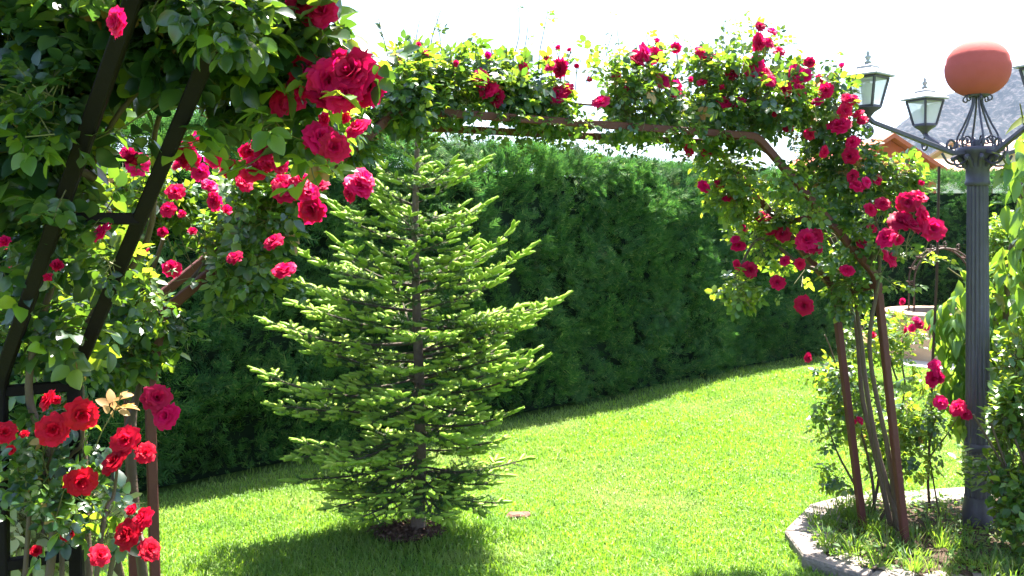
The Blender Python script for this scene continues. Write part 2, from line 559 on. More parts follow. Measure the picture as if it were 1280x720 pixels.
BLOOM = {}
for key in ('crimson', 'scarlet'):
    BLOOM[key] = [bloom_mesh('bloom', [M['petal_' + key], M['calyx']], 40 + i, o) for i, o in enumerate((1, .95, 1.05, .85, 1, .5, .45))]


def blooms(parent, items, petal_tint, size_bias=1.0, up=.45, cluster=True):
    """items: (px,py,radius px,depth). each bloom becomes its own child mesh"""
    base = np.array(parent.location)
    for (px, py, r, dep) in items:
        c = P(px, py, dep)
        rad = r * dep / FPX * size_bias
        small = rad < .021
        v = random.choice((5, 6)) if small else random.randrange(5)
        me = BLOOM[petal_tint][v]
        o = bpy.data.objects.new('bud' if small else 'bloom', me)
        col.objects.link(o)
        o.parent = parent
        o.location = [float(t) for t in (c - base)]
        ax = nrm(np.array([random.uniform(-.7, .7), -random.uniform(.35, 1.0), random.uniform(-.35, .8) + up * .4]))
        q = Vector(ax).to_track_quat('Z', 'Y')
        e = q.to_euler()
        o.rotation_mode = 'XYZ'
        o.rotation_euler = e
        o.rotation_euler.rotate_axis('Z', random.uniform(0, 6.28))
        k = random.uniform(.92, 1.08) * rad * (1.5 if small else 1.02)
        o.scale = (k, k * random.uniform(.9, 1.05), k * random.uniform(.9, 1.1))


# ------------------------------------------------------------------ ground
mb = MB()
n = 60
xs = np.concatenate([-np.geomspace(3000, 12, 14), np.linspace(-10, 14, n), np.geomspace(16, 3000, 14)])
ys = np.concatenate([-np.geomspace(3000, 8, 10), np.linspace(-6, 16, n), np.geomspace(18, 3000, 14)])
X, Y = np.meshgrid(xs, ys)
Z = .012 * fnoise(np.stack([X, Y, X * 0], -1), .9, 5) * ((np.abs(X) < 14) & (Y < 16) & (Y > -6))
nx, ny = len(xs), len(ys)
V = np.stack([X, Y, Z], -1).reshape(-1, 3)
ii, jj = np.meshgrid(np.arange(nx - 1), np.arange(ny - 1))
b0 = (jj * nx + ii).ravel()
mb.add(V, np.stack([b0, b0 + 1, b0 + nx + 1, b0 + nx], 1), 0, True)
tag(mb.build('ground', M['turf']), 'green lawn ground sheet', 'ground', kind='structure')

BED = [(2.75, 5.25), (1.95, 5.08), (1.62, 4.86), (1.39, 4.50), (1.36, 4.16), (1.56, 3.90), (1.90, 3.76), (2.6, 3.70), (3.4, 3.72), (4.2, 3.85), (4.3, 4.7), (3.6, 5.3)]
HA = np.array([-4.6, 2.82]); HB = np.array([4.45, 11.52])      # hedge face line
HD = nrm(HB - HA); HN = np.array([HD[1], -HD[0]])               # towards the lawn
TREE = np.array([-0.487, 4.58, 0.0])


# grass blades
def grass():
    N = 1150000
    y = 2.4 + (12.2 - 2.4) * rng.random(N) ** 1.35
    half = .60 * y + 1.2
    x = rng.uniform(-1, 1, N) * half
    dens = np.minimum(1, (5.0 / y) ** 1.0) * half / half.max() * 1.0
    keep = rng.random(N) < np.clip(dens * 1.35, 0, 1)
    x, y = x[keep], y[keep]
    s = (x - HA[0]) * HN[0] + (y - HA[1]) * HN[1]
    keep = (s > -.1) & ~inpoly(x, y, BED) & (y < 11.6)
    dt = np.hypot(x - TREE[0] + .05, (y - TREE[1]) * 1.25)
    keep &= (dt > .20) | (rng.random(len(x)) < dt * 2.6)
    ds = np.hypot((x - .035) / .075, (y - 4.86) / .055)
    keep &= ds > 1
    # thinner under the hedge
    keep &= (s > .35) | (rng.random(len(x)) < .3 + s)
    x, y = x[keep], y[keep]
    k = len(x)
    pat = fnoise(np.stack([x, y, x * 0], -1), 2.2, 8)
    h = rng.uniform(.022, .052, k) * (1 + .28 * pat)
    w = rng.uniform(.0016, .0032, k) * (1 + .10 * np.maximum(0, y - 4))
    lean = rng.normal(0, .5, (k, 2))
    a = rng.uniform(0, 6.28, k)
    sx, sy = np.cos(a) * w, np.sin(a) * w
    z0 = .012 * fnoise(np.stack([x, y, x * 0], -1), .9, 5) - .004
    V = np.zeros((k, 5, 3))
    V[:, 0] = np.stack([x - sx, y - sy, z0], 1)
    V[:, 1] = np.stack([x + sx, y + sy, z0], 1)
    mx, my = x + lean[:, 0] * h * .35, y + lean[:, 1] * h * .35
    V[:, 2] = np.stack([mx + sx * .8, my + sy * .8, z0 + h * .62], 1)
    V[:, 3] = np.stack([mx - sx * .8, my - sy * .8, z0 + h * .62], 1)
    V[:, 4] = np.stack([x + lean[:, 0] * h, y + lean[:, 1] * h, z0 + h * (1 - .18 * (np.abs(lean).sum(1)).clip(0, 2))], 1)
    b = np.arange(k) * 5
    mb = MB()
    mb.add(V.reshape(-1, 3), np.stack([b, b + 1, b + 2, b + 3], 1), 0)
    mb.f.append((np.stack([b + 3, b + 2, b + 4], 1), 0, False))
    print('grass blades', k)
    o = mb.build('grass', M['grass'])
    tag(o, 'bright sunlit short lawn grass between hedge and bed', 'grass', kind='stuff')


grass()

# mulch under the spruce
mb = MB()
V = [(TREE[0] - .05, TREE[1], .035)]
for i in range(28):
    a = 2 * PI * i / 28
    for r_, z_ in ((.08, .025), (.17, .004)):
        rr = r_ * (1 + .18 * math.sin(3 * a + 1) + random.uniform(-.08, .08))
        V.append((TREE[0] - .05 + rr * math.cos(a), TREE[1] + rr * .78 * math.sin(a), z_ + random.uniform(0, .014)))
F = []
for i in range(28):
    j = (i + 1) % 28
    F += [(0, 1 + 2 * i, 1 + 2 * j), (1 + 2 * i, 2 + 2 * i, 2 + 2 * j, 1 + 2 * j)]
mb.add(V, F, 0, True)
# bark chips
k = 420
a = rng.uniform(0, 6.28, k); rr = .19 * np.sqrt(rng.random(k))
p = np.stack([TREE[0] - .05 + rr * np.cos(a), TREE[1] + .78 * rr * np.sin(a), .04 - .09 * rr + rng.uniform(0, .012, k)], 1)
mb.inst(SMALL[0], SMALL[1], frames(RAND(k) * [1, 1, .3], RAND(k) + [0, 0, 1.2]), p, rng.uniform(.02, .04, k), 0)
tag(mb.build('mulch', M['mulch']), 'ring of brown mulch under the spruce', 'mulch', kind='structure')

# flat reddish stone in the lawn
mb = MB()
c = np.array([.035, 4.86, 0])
ring = []
for zz, sc in ((-.01, 1.0), (.012, .98), (.020, .8)):
    for i in range(14):
        a = 2 * PI * i / 14
        k_ = sc * (1 + .14 * math.sin(2 * a + .6) + .07 * math.sin(5 * a))
        ring.append((c[0] + (.062 * k_) * math.cos(a), c[1] + .045 * k_ * math.sin(a), zz + .004 * math.sin(3 * a)))
F = [(l * 14 + i, l * 14 + (i + 1) % 14, (l + 1) * 14 + (i + 1) % 14, (l + 1) * 14 + i) for l in range(2) for i in range(14)]
F.append(tuple(28 + i for i in range(14)))
mb.add(ring, F, 0, False)
tag(mb.build('stone', M['red_stone'], loc=c), 'small flat reddish stone in the grass right of the spruce', 'stone')

# ------------------------------------------------------------------ hedges
def spray_template(seed):
    r = random.Random(seed)
    V = []; F = []

    def kite(x, y, dx, dy, L, w, z0, z1):
        n = len(V)
        px_, py_ = -dy, dx
        V.extend([(x, y, z0), (x + dx * L * .5 + px_ * w, y + dy * L * .5 + py_ * w, (z0 + z1) / 2),
                  (x + dx * L, y + dy * L, z1), (x + dx * L * .5 - px_ * w, y + dy * L * .5 - py_ * w, (z0 + z1) / 2)])
        F.extend([(n, n + 2, n + 1), (n, n + 3, n + 2)])
    kite(0, 0, 0, 1, 1.0, .032, 0, -.12)
    for i, y in enumerate((.14, .27, .40, .53, .66, .8)):
        for s in (-1, 1):
            a = math.radians(r.uniform(38, 58))
            L = (.52 - .42 * abs(y - .3)) * r.uniform(.7, 1.15)
            kite(0, y + r.uniform(-.04, .04), s * math.sin(a), math.cos(a), L, .036, -.1 * y * y, -.1 * y * y - r.uniform(-.06, .16))
    return np.array(V), np.array(F)


SPRAY = [spray_template(i) for i in range(5)]


def hedge(A, B, height, depth, label, dens, top_dens, group, parts_seed=0, dip=0.0, nside=None):
    A = np.array(A); B = np.array(B)
    d = nrm(B - A); nrm2 = np.array([d[1], -d[0]])
    if nside is not None and np.dot(nrm2, nside) < 0: nrm2 = -nrm2
    L = np.linalg.norm(B - A)
    root = thing('hedge', label, 'hedge', (*(A + B) / 2 - 0, 0) if False else (float((A + B)[0] / 2), float((A + B)[1] / 2), 0), group)
    mb = MB()
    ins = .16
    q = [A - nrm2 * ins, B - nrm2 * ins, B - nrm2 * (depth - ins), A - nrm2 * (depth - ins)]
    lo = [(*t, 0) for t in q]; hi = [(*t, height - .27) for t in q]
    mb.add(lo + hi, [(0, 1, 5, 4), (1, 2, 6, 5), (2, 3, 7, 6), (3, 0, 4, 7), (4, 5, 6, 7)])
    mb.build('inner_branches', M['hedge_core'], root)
    # front, top and back foliage
    mb = MB()
    n3 = np.array([*nrm2, 0.])

    def scatter(n, which):
        t = rng.random(n) * L
        if which == 'front':
            z = rng.random(n) ** .95 * (height - .02) + .03
            base = np.stack([A[0] + d[0] * t, A[1] + d[1] * t, z], 1)
            nn = np.repeat(n3[None], n, 0)
        elif which == 'back':
            z = rng.random(n) * height
            base = np.stack([A[0] + d[0] * t - nrm2[0] * depth, A[1] + d[1] * t - nrm2[1] * depth, z], 1)
            nn = np.repeat(-n3[None], n, 0)
        else:
            w = rng.random(n) * depth
            base = np.stack([A[0] + d[0] * t - nrm2[0] * w, A[1] + d[1] * t - nrm2[1] * w, np.full(n, height)], 1)
            nn = np.repeat(np.array([[0, 0, 1.]]), n, 0)
        bump = .055 * fnoise(base, 2.6, 21 + parts_seed) + .06 * fnoise(base, 7.5, 22 + parts_seed)
        if which == 'top': bump = bump * .5
        gap = fnoise(base, 10., 23) + .5 * fnoise(base, 24., 24)
        p = base + nn * (bump - .05 - .10 * rng.random(n) ** 1.5 - np.where(gap < -.55, .12, 0))[:, None]
        if which == 'front':      # rounded top edge
            k = np.clip((p[:, 2] - (height - .25)) / .25, 0, 1)
            p -= n3 * (.10 * k ** 2)[:, None]
        p[:, 2] *= 1 - dip * np.clip((t - 5.5) / 3.3, 0, 1)
        # soft direction field so sprays lie in drifts
        fld = np.stack([fnoise(base, 3.5, 31), fnoise(base, 3.5, 32), fnoise(base, 3.5, 33)], 1)
        dirs = nrm(nn * .55 + np.array([0, 0, .40]) + .35 * np.array([*d, 0.]) + .5 * fld + .45 * RAND(n))
        nv = nrm(nn * .5 + np.array([0, 0, .5]) + .8 * RAND(n))
        s = rng.uniform(.06, .135, n)
        p += nn * (rng.random(n) < .07)[:, None] * rng.uniform(.03, .08, n)[:, None]
        ti = rng.integers(0, 5, n)
        R = frames(dirs, nv)
        for k in range(5):
            q = ti == k
            mb.inst(SPRAY[k][0], SPRAY[k][1], R[q], p[q], s[q], 0)
    scatter(int(L * height * dens), 'front')
    scatter(int(L * depth * top_dens), 'top')
    scatter(int(L * height * dens * .10), 'back')
    mb.build('foliage', M['hedge_leaf'], root)
    return root


hedge(HA, HB, 2.30, .9, 'long clipped dark green conifer hedge running behind the spruce', 1500, 1300, 'clipped conifer hedges', 0, dip=.052, nside=HN)
hedge((4.2, 11.75), (12.5, 12.4), 2.30, .9, 'shaded clipped conifer hedge behind the lamp post and the well', 700, 600, 'clipped conifer hedges', 3, nside=np.array([0, -1.]))


# ------------------------------------------------------------------ spruce
def spruce():
    root = thing('spruce_tree', 'young spruce with bright yellow-green new shoots on the lawn', 'tree', TREE)
    H = 2.36
    mt = MB()
    zz = np.linspace(0, H, 24)
    pts = np.stack([TREE[0] + .012 * np.sin(zz * 3), TREE[1] + .01 * np.cos(zz * 2.3), zz], 1)
    rad = .030 * (1 - zz / H) ** .8 + .006
    rad[0] *= 1.35
    tube(mt, pts, rad, 10, 0, True)
    zr = [(.22, .48), (.45, .68), (.7, .82), (.95, .84), (1.2, .76), (1.5, .56), (1.75, .42), (1.95, .33), (2.15, .2), (2.32, .08)]
    zr_z = [a for a, b in zr]; zr_r = [b for a, b in zr]
    segs_old = []; segs_new = []; wood = MB()
    def bough(z, z0, az, L, el0):
        h = np.array([math.cos(az), math.sin(az), 0])
        side0 = np.array([-math.sin(az), math.cos(az), 0])
        t = np.linspace(0, 1, 9)
        sag = -random.uniform(.02, .09) * L * np.sin(t * PI) + random.uniform(-.03, .07) * L * t ** 3
        bp = TREE + np.array([0, 0, z0]) + h[None] * (L * t * math.cos(el0))[:, None] + np.array([0, 0, 1.])[None] * (L * t * math.sin(el0) + sag)[:, None]
        bp = bp + side0[None] * (random.uniform(-.06, .06) * L * t ** 2)[:, None]
        tube(wood, bp, .0085 * (L / .8) * (1 - .85 * t) + .0014, 5, 0, True, cap=False)
        # bough axis clad in needles beyond the inner third
        for i in range(8):
            v = bp[i + 1] - bp[i]; ln = np.linalg.norm(v)
            if i >= 1 and i < 7: segs_old.append((bp[i], v / ln, ln))
        v = bp[8] - bp[7]; ln = np.linalg.norm(v)
        segs_new.append((bp[7], v / ln, ln * .6 + .05))

        def twig(p, d, l, lvl, young):
            d = nrm(d)
            tip = random.uniform(.046, .074)
            if l > tip + .02:
                lo = l - tip
                mid = p + d * lo * .5 + np.array([0, 0, -.006])
                d2 = nrm(d + np.array([0, 0, .10]) + .10 * RAND(1)[0])
                segs_old.append((p, nrm(mid - p), lo * .5)); 
                e = mid + d2 * lo * .5
                segs_old.append((mid, d2, lo * .5))
                wood.inst(ROD[0], ROD[1], frames(d[None], np.array([[0, 0, 1.]])), p[None], np.array([[.0022, lo, .0022]]), 0)
            else:
                e = p; d2 = d
            if random.random() < young:
                segs_new.append((e, nrm(d2 + np.array([0, 0, .12])), tip))
            else:
                segs_old.append((e, d2, tip))
            if lvl < 2 and l > .10:
                u = nrm(np.cross(d, np.array([0, 0, 1.])))
                s = .045
                k = 1
                while s < l - .03:
                    ll = min(.11, .5 * (l - s) + .03) * random.uniform(.7, 1.15)
                    a = math.radians(random.uniform(38, 56))
                    twig(p + d * s, d * math.cos(a) + k * u * math.sin(a) + np.array([0, 0, random.uniform(-.12, .2)]), ll, lvl + 1, young)
                    k = -k
                    s += .024
        s = .16 * L
        k = 1
        while s < L * .97:
            i = min(7, int(s / L * 8)); f = s / L * 8 - i
            p = bp[i] * (1 - f) + bp[i + 1] * f
            d = nrm(bp[i + 1] - bp[i])
            u = nrm(np.cross(d, np.array([0, 0, 1.])))
            l = min(.30, .50 * (L - s) + .045) * random.uniform(.7, 1.12) * min(1, .45 + s / (L * .5))
            a = math.radians(random.uniform(44, 62))
            young = .5 + .5 * min(1, s / L * 1.2)
            if z < .5: young *= .6
            twig(p, d * math.cos(a) + k * u * math.sin(a) + np.array([0, 0, random.uniform(-.15, .12)]), l, 1, young)
            k = -k
            s += .040
    z = .26
    wi = 0
    while z < 2.28:
        main = wi % 3 == 0
        nb = (6 if z < 1.25 else 5) if main else (4 if z < .9 else 2)
        R = np.interp(z, zr_z, zr_r)
        for b in range(nb):
            az = wi * 2.4 + b * 2 * PI / nb + random.uniform(-.35, .35)
            L = R * (random.uniform(.62, .98) if main else random.uniform(.36, .66))
            el0 = math.radians(np.interp(z, [.2, .6, 1.0, 1.6, 2.2], [-14, 2, 14, 22, 34]) + random.uniform(-10, 10))
            z0 = z + random.uniform(-.025, .025)
            bough(z, z0, az, L, el0)
        z += random.uniform(.074, .092)
        wi += 1
    # the long boughs that break the outline on both sides
    for (tx, ty, rise) in ((310, 468, 6), (320, 394, 10), (364, 309, 17), (356, 348, 14), (362, 558, 2), (352, 594, -4), (408, 255, 22), (436, 212, 27), (330, 500, 4), (395, 610, -8),
                           (715, 370, 20), (672, 304, 22), (612, 196, 24), (655, 438, 14), (686, 456, 12), (664, 574, 3), (640, 345, 20), (650, 520, 6), (618, 250, 24), (625, 610, -8), (672, 400, 18), (400, 640, -16), (450, 655, -20), (600, 645, -14), (560, 655, -22), (430, 600, -6), (640, 595, -4)):
        tip = P(tx, ty, TREE[1] + (random.uniform(-.12, .12) if rise > -10 else random.uniform(-.4, .1)))
        dx = tip[:2] - TREE[:2]
        hl = np.linalg.norm(dx); el = math.radians(rise)
        zb = min(max(.2, tip[2] - hl * math.tan(el)), .5 if rise < 0 else 9)
        bough(zb, zb, math.atan2(dx[1], dx[0]), hl / math.cos(el), el)
    # leader
    segs_new.append((pts[-1], np.array([0, 0, 1.]), .09))
    for i in range(16, 23):
        v = pts[i + 1] - pts[i]; ln = np.linalg.norm(v); segs_old.append((pts[i], v / ln, ln))

    def needles(segs, mb, per_m, nl, wid, fwd, mat):
        p = np.array([s[0] for s in segs]); d = np.array([s[1] for s in segs]); l = np.array([s[2] for s in segs])
        cnt = np.maximum(3, (l * per_m)).astype(int)
        idx = np.repeat(np.arange(len(segs)), cnt)
        n = len(idx)
        t = rng.random(n)
        base = p[idx] + d[idx] * (t * l[idx])[:, None]
        r = RAND(n); r = nrm(r - (r * d[idx]).sum(1, keepdims=True) * d[idx])
        dr = nrm(d[idx] * (fwd + .5 * t[:, None] ** 2) + r)
        w = np.cross(dr, RAND(n)); w = nrm(w) * wid
        ln = nl * rng.uniform(.7, 1.15, n) * (1 - .35 * t ** 3)
        V = np.stack([base - w, base + w, base + dr * ln[:, None]], 1).reshape(-1, 3)
        mb.add(V, np.arange(3 * n).reshape(-1, 3), mat)
        return n
    crown = MB()
    a = needles(segs_old, crown, 1150, .0170, .0011, .62, 0)
    trunk = mt.build('trunk', M['bark'], root)
    cr = crown.build('crown', M['needle'], root)
    wood.build('bough', M['bough'], cr)
    ng = MB()
    b = needles(segs_new, ng, 1300, .0155, .0020, .48, 0)
    # soft green shoot axis
    p = np.array([s[0] for s in segs_new]); d = np.array([s[1] for s in segs_new]); l = np.array([s[2] for s in segs_new])
    tv = np.array([(math.cos(q) * r_, y, math.sin(q) * r_) for y, r_ in ((0, .6), (.6, 1), (1, .35)) for q in np.arange(5) * 2 * PI / 5])
    tf = np.array([(j * 5 + i, j * 5 + (i + 1) % 5, (j + 1) * 5 + (i + 1) % 5, (j + 1) * 5 + i) for j in range(2) for i in range(5)])
    ng.inst(tv, tf, frames(d, RAND(len(p))), p, np.stack([l * 0 + .0102, l, l * 0 + .0102], 1), 0, True)
    ng.build('new_growth', M['shoot'], cr)
    print('spruce needles', a, b, 'shoots', len(segs_new))


spruce()

# ------------------------------------------------------------------ arches
def rounded(pts, r=.05):
    pts = [np.array(p, float) for p in pts]
    out = [pts[0]]
    for a, b, c in zip(pts[:-2], pts[1:-1], pts[2:]):
        la, lc = np.linalg.norm(a - b), np.linalg.norm(c - b)
        p, q = b + (a - b) / la * min(r, la * .4), b + (c - b) / lc * min(r, lc * .4)
        for t in (0, .25, .5, .75, 1):
            out.append((1 - t) ** 2 * p + 2 * t * (1 - t) * b + t * t * q)
    out.append(pts[-1])
    return out


def bar(mb, pts, r=.0165):
    if len(pts) > 2: pts = rounded(pts)
    tube(mb, pts, r, prof=SQUARE, mat=0, smooth=False)


arch = thing('rose_arch', 'red-brown square-tube garden arch spanning the lawn opening', 'arch', (.3, 3.7, 0), 'metal rose arches')
A = [P(1134, 690, 4.25), P(1096, 346, 4.3), P(946, 170, 4.1), P(498, 137, 3.35), P(203, 392, 3.0), P(187, 480, 3.0)]
A[0][2] = 0
A.append(np.array([A[5][0] + .03, 3.0, 0.0]))
B = [P(1081, 690, 4.48), P(1042, 360, 4.55), P(888, 178, 4.42), P(462, 156, 3.7), P(163, 400, 3.3), P(160, 480, 3.3)]
B[0][2] = 0
B.append(np.array([B[5][0] + .03, 3.3, 0.0]))
for fr in (A, B):
    mb = MB(); bar(mb, fr); mb.build('frame', M['rust_paint'], arch)
lerp = lambda a, b, t: a * (1 - t) + b * t
for (i, t) in ((0, .97), (1, .45), (2, .03), (2, .5), (2, .97), (3, .5), (4, .5), (5, .55)):
    mb = MB(); bar(mb, [lerp(A[i], A[i + 1], t), lerp(B[i], B[i + 1], t)], .013); mb.build('crossbar', M['rust_paint'], arch)

near = thing('rose_arch', 'dark near garden arch with ladder rungs in the shade at left', 'arch', (-1.2, 2.25, 0), 'metal rose arches')
N1 = [np.array([-1.12, 2.3, 0]), P(93, 470, 2.3), P(302, -30, 1.68)]
N1 += [np.array([.74, .45, N1[2][2]]), np.array([1.3, -.1, 1.24]), np.array([1.3, -.1, 0])]
off = np.array([-.145, -.085, 0])
N2 = [p + off for p in N1]
for fr in (N1, N2):
    mb = MB(); bar(mb, fr, .0158); mb.build('frame', M['shaded_paint'], near)
for (i, t) in ((0, .30), (0, .62), (0, .98), (1, .47), (1, .95), (2, .33), (2, .66), (3, .1), (3, .6), (4, .1), (4, .5)):
    mb = MB(); bar(mb, [lerp(N1[i], N1[i + 1], t), lerp(N2[i], N2[i + 1], t)], .0135); mb.build('crossbar', M['shaded_paint'], near)


# ------------------------------------------------------------------ climbing roses
def canes(root, paths, r0=.011, mat='cane', name='cane'):
    for pts in paths:
        pts = np.array(pts, float)
        sp = spline(pts, 7)
        sp = sp + .012 * np.stack([fnoise(sp, 9, 41), fnoise(sp, 9, 42), fnoise(sp, 9, 43)], 1)
        mb = MB()
        tube(mb, sp, np.linspace(r0, r0 * .35, len(sp)), 7, 0, True)
        mb.build(name, M[mat], root)


def sprig(mb, p0, dirv, length, nleaf, size, comp, lm, tm, rad=.0022):
    n = 9
    d = nrm(np.array(dirv, float))
    pts = [np.array(p0, float)]
    for i in range(n - 1):
        d = nrm(d + .14 * RAND(1)[0] + np.array([0, 0, .02]))
        pts.append(pts[-1] + d * length / (n - 1))
    pts = np.array(pts)
    tube(mb, pts, np.linspace(rad, rad * .4, n), 4, tm, True, cap=False)
    for k in range(nleaf):
        t = random.uniform(.15, 1.0) * (n - 1)
        i = min(n - 2, int(t)); p = lerp(pts[i], pts[i + 1], t - i)
        dd = nrm(RAND(1)[0] * [1, 1, .5] + d * .4)
        nv = np.array([0, 0, .9]) + .5 * RAND(1)[0]
        tv, tf = comp[random.randrange(len(comp))]
        mb.inst(tv, tf, frames(dd[None], nv[None]), p[None], np.array([size * random.uniform(.7, 1.1)]), lm, True)


# ---- plant on the right leg of the far arch, running along the top
cr_r = thing('climbing_rose', 'crimson climbing rose covering the right shoulder and top of the far arch', 'climbing rose', (1.75, 4.4, 0.05), 'climbing roses')
canes(cr_r, [
    [P(1122, 662, 4.35), P(1092, 540, 4.4), P(1072, 420, 4.5), P(1060, 340, 4.5), P(1000, 240, 4.4), P(930, 165, 4.3), P(800, 140, 4.05), P(700, 128, 3.85)],
    [P(1112, 655, 4.42), P(1078, 500, 4.5), P(1062, 380, 4.6), P(1030, 270, 4.6), P(960, 190, 4.45), P(860, 160, 4.25)],
    [P(1118, 660, 4.4), P(1110, 560, 4.3), P(1085, 430, 4.25), P(1100, 330, 4.2), P(1080, 230, 4.2), P(1040, 130, 4.15)],
    [P(1060, 350, 4.5), P(1000, 330, 4.5), P(950, 300, 4.45), P(918, 350, 4.4)],
    [P(1085, 330, 4.3), P(1120, 270, 4.2), P(1150, 250, 4.1)],
], .014)
f = MB()
Z = zone
leaves(f, [
    Z(700, 122, 3.87, 65, 46, .24, 265), Z(785, 124, 4.0, 65, 46, .24, 260),
    Z(860, 122, 4.1, 60, 54, .24, 290), Z(945, 125, 4.2, 62, 62, .25, 370), Z(1015, 145, 4.3, 54, 62, .24, 340),
    Z(1045, 205, 4.35, 42, 68, .24, 320), Z(990, 200, 4.4, 50, 50, .2, 220), Z(1068, 275, 4.35, 32, 60, .2, 190),
    Z(1055, 350, 4.45, 28, 48, .14, 110), Z(1115, 265, 4.2, 44, 56, .16, 190), Z(1120, 215, 4.25, 36, 32, .14, 80),
    Z(955, 62, 4.2, 28, 34, .12, 60), Z(740, 88, 3.9, 50, 24, .16, 45), Z(820, 85, 4.0, 50, 26, .16, 55), Z(890, 80, 4.1, 40, 26, .16, 45), Z(1010, 90, 4.2, 40, 24, .16, 50),
], COMP_LO, .039, 0, 2, .6, .25, 8, -.16, mats=[(0, .82), (1, .17), (3, .01)])
leaves(f, [Z(915, 230, 4.35, 36, 48, .14, 130), Z(945, 310, 4.45, 40, 40, .16, 150), Z(925, 360, 4.4, 24, 24, .10, 50), Z(985, 350, 4.5, 38, 36, .14, 90),
           Z(975, 265, 4.5, 44, 34, .14, 90), Z(985, 225, 4.08, 26, 30, .05, 22), Z(1050, 300, 4.12, 26, 34, .05, 30), Z(1010, 260, 4.1, 16, 18, .04, 8), Z(890, 185, 4.3, 26, 26, .1, 40)],
       COMP_LO, .038, 1, 2, .5, .35, 7, -.2, mats=[(1, .7), (0, .3)])  # mostly the paler leaf: backlight of this zone put into the colour
# leaves hanging under the top rail and shoots that stand up against the sky
for x in list(range(500, 880, 8)):
    dd = 3.4 + (x - 500) / 430 * .85
    y0 = 140 + (x - 500) * .075
    sprig(f, P(x + random.uniform(-8, 8), y0 + 8, dd + random.uniform(-.05, .2)), (random.uniform(-.5, .5), random.uniform(-.3, .3), -1), random.uniform(.05, .13), 3, .026, COMP_LO, 0, 2, .0015)
for x in range(505, 930, 13):
    dd = 3.36 + (x - 500) / 430 * .75
    y0 = 136 + (x - 500) * .078
    sprig(f, P(x + random.uniform(-6, 6), y0 - 16, dd - .07), (random.uniform(-.7, .7), -.35, -.8), random.uniform(.06, .14), random.choice((2, 3, 4)), .030, COMP_LO, 0, 2, .0015)
for (x, y, L_, nl) in ((487, 85, .20, 3), (520, 80, .18, 2), (535, 80, .24, 3), (556, 85, .22, 4), (600, 90, .16, 2), (640, 92, .30, 4), (652, 90, .26, 4), (672, 92, .30, 3), (700, 92, .22, 2),
                       (755, 90, .20, 4), (775, 88, .26, 5), (815, 80, .2, 3), (848, 80, .24, 4), (868, 90, .14, 3), (903, 80, .22, 4), (930, 70, .30, 3), (950, 60, .2, 4), (1000, 90, .14, 3), (1045, 95, .12, 4)):
    dd = 3.5 + (x - 490) / 430 * .75
    sprig(f, P(x, y, dd), (random.uniform(-.25, .25), random.uniform(-.2, .2), 1), L_, nl, .030, COMP_LO, 0, 2, .003)
for (x, y) in ((1085, 300), (1090, 335), (1130, 300), (1155, 310), (1110, 345)):
    sprig(f, P(x, y, 4.2), (.5, -.3, -.5), .16, 5, .034, COMP_LO, 1, 2)
f_right = f
T = []
for (x, y, r) in ((535, 70, 6), (567, 79, 6), (522, 57, 4), (609, 70, 6), (655, 86, 7), (602, 99, 12), (611, 113, 12), (621, 122, 10), (700, 85, 11), (688, 84, 8), (686, 72, 6), (699, 60, 4),
                  (713, 64, 4), (697, 119, 11), (705, 113, 11), (751, 127, 11), (797, 76, 10), (806, 66, 11), (818, 69, 9), (796, 70, 8), (820, 53, 5), (845, 60, 6), (877, 66, 9), (828, 101, 9), (842, 106, 10), (845, 116, 10),
                  (865, 100, 4), (878, 103, 6), (950, 33, 6), (965, 39, 6), (948, 53, 9), (960, 53, 7), (974, 64, 8), (916, 91, 8), (936, 89, 12), (946, 80, 10), (952, 92, 11), (962, 101, 8), (905, 128, 9), (919, 128, 10),
                  (970, 143, 5), (980, 112, 9), (1000, 113, 10), (995, 92, 9), (1005, 95, 9), (1012, 78, 6), (1033, 113, 9), (1022, 127, 7), (1052, 85, 5), (1068, 124, 7), (1060, 125, 8), (1056, 138, 9), (1050, 157, 12),
                  (1066, 178, 9), (1063, 195, 10), (1066, 220, 7), (1071, 232, 9), (1083, 228, 7)):
    dd = 3.35 + (x - 490) / 430 * .78 if x < 930 else 4.1
    T.append((x, y, r, min(dd, 4.12) - .05))
TOP_LEFT = [q for q in T if q[0] < 692]
T = [q for q in T if q[0] >= 692]
T += [(x, y, r, d) for (x, y, r, d) in ((861, 187, 8, 4.25), (884, 190, 8, 4.25), (880, 233, 8, 4.3), (900, 230, 6, 4.3), (908, 249, 6, 4.3), (917, 248, 6, 4.3), (923, 308, 8, 4.35), (919, 299, 6, 4.35), (937, 337, 9, 4.35),
                                        (921, 331, 6, 4.35), (952, 271, 9, 4.4), (963, 289, 6, 4.4), (978, 292, 9, 4.4), (981, 326, 6, 4.4), (972, 353, 8, 4.4), (1009, 300, 12, 4.2), (1017, 308, 10, 4.2), (1019, 296, 9, 4.2),
                                        (1059, 338, 9, 4.2), (1005, 382, 11, 4.3), (1103, 255, 8, 4.1), (1108, 297, 12, 4.05), (1112, 323, 10, 4.1), (1135, 253, 12, 4.0), (1148, 246, 10, 4.02), (1127, 276, 13, 4.0),
                                        (1139, 282, 12, 3.98), (1152, 270, 13, 4.0), (1166, 286, 14, 3.98), (1078, 305, 6, 4.2), (1090, 285, 6, 4.2), (1097, 225, 6, 4.2), (1150, 230, 5, 4.1))]
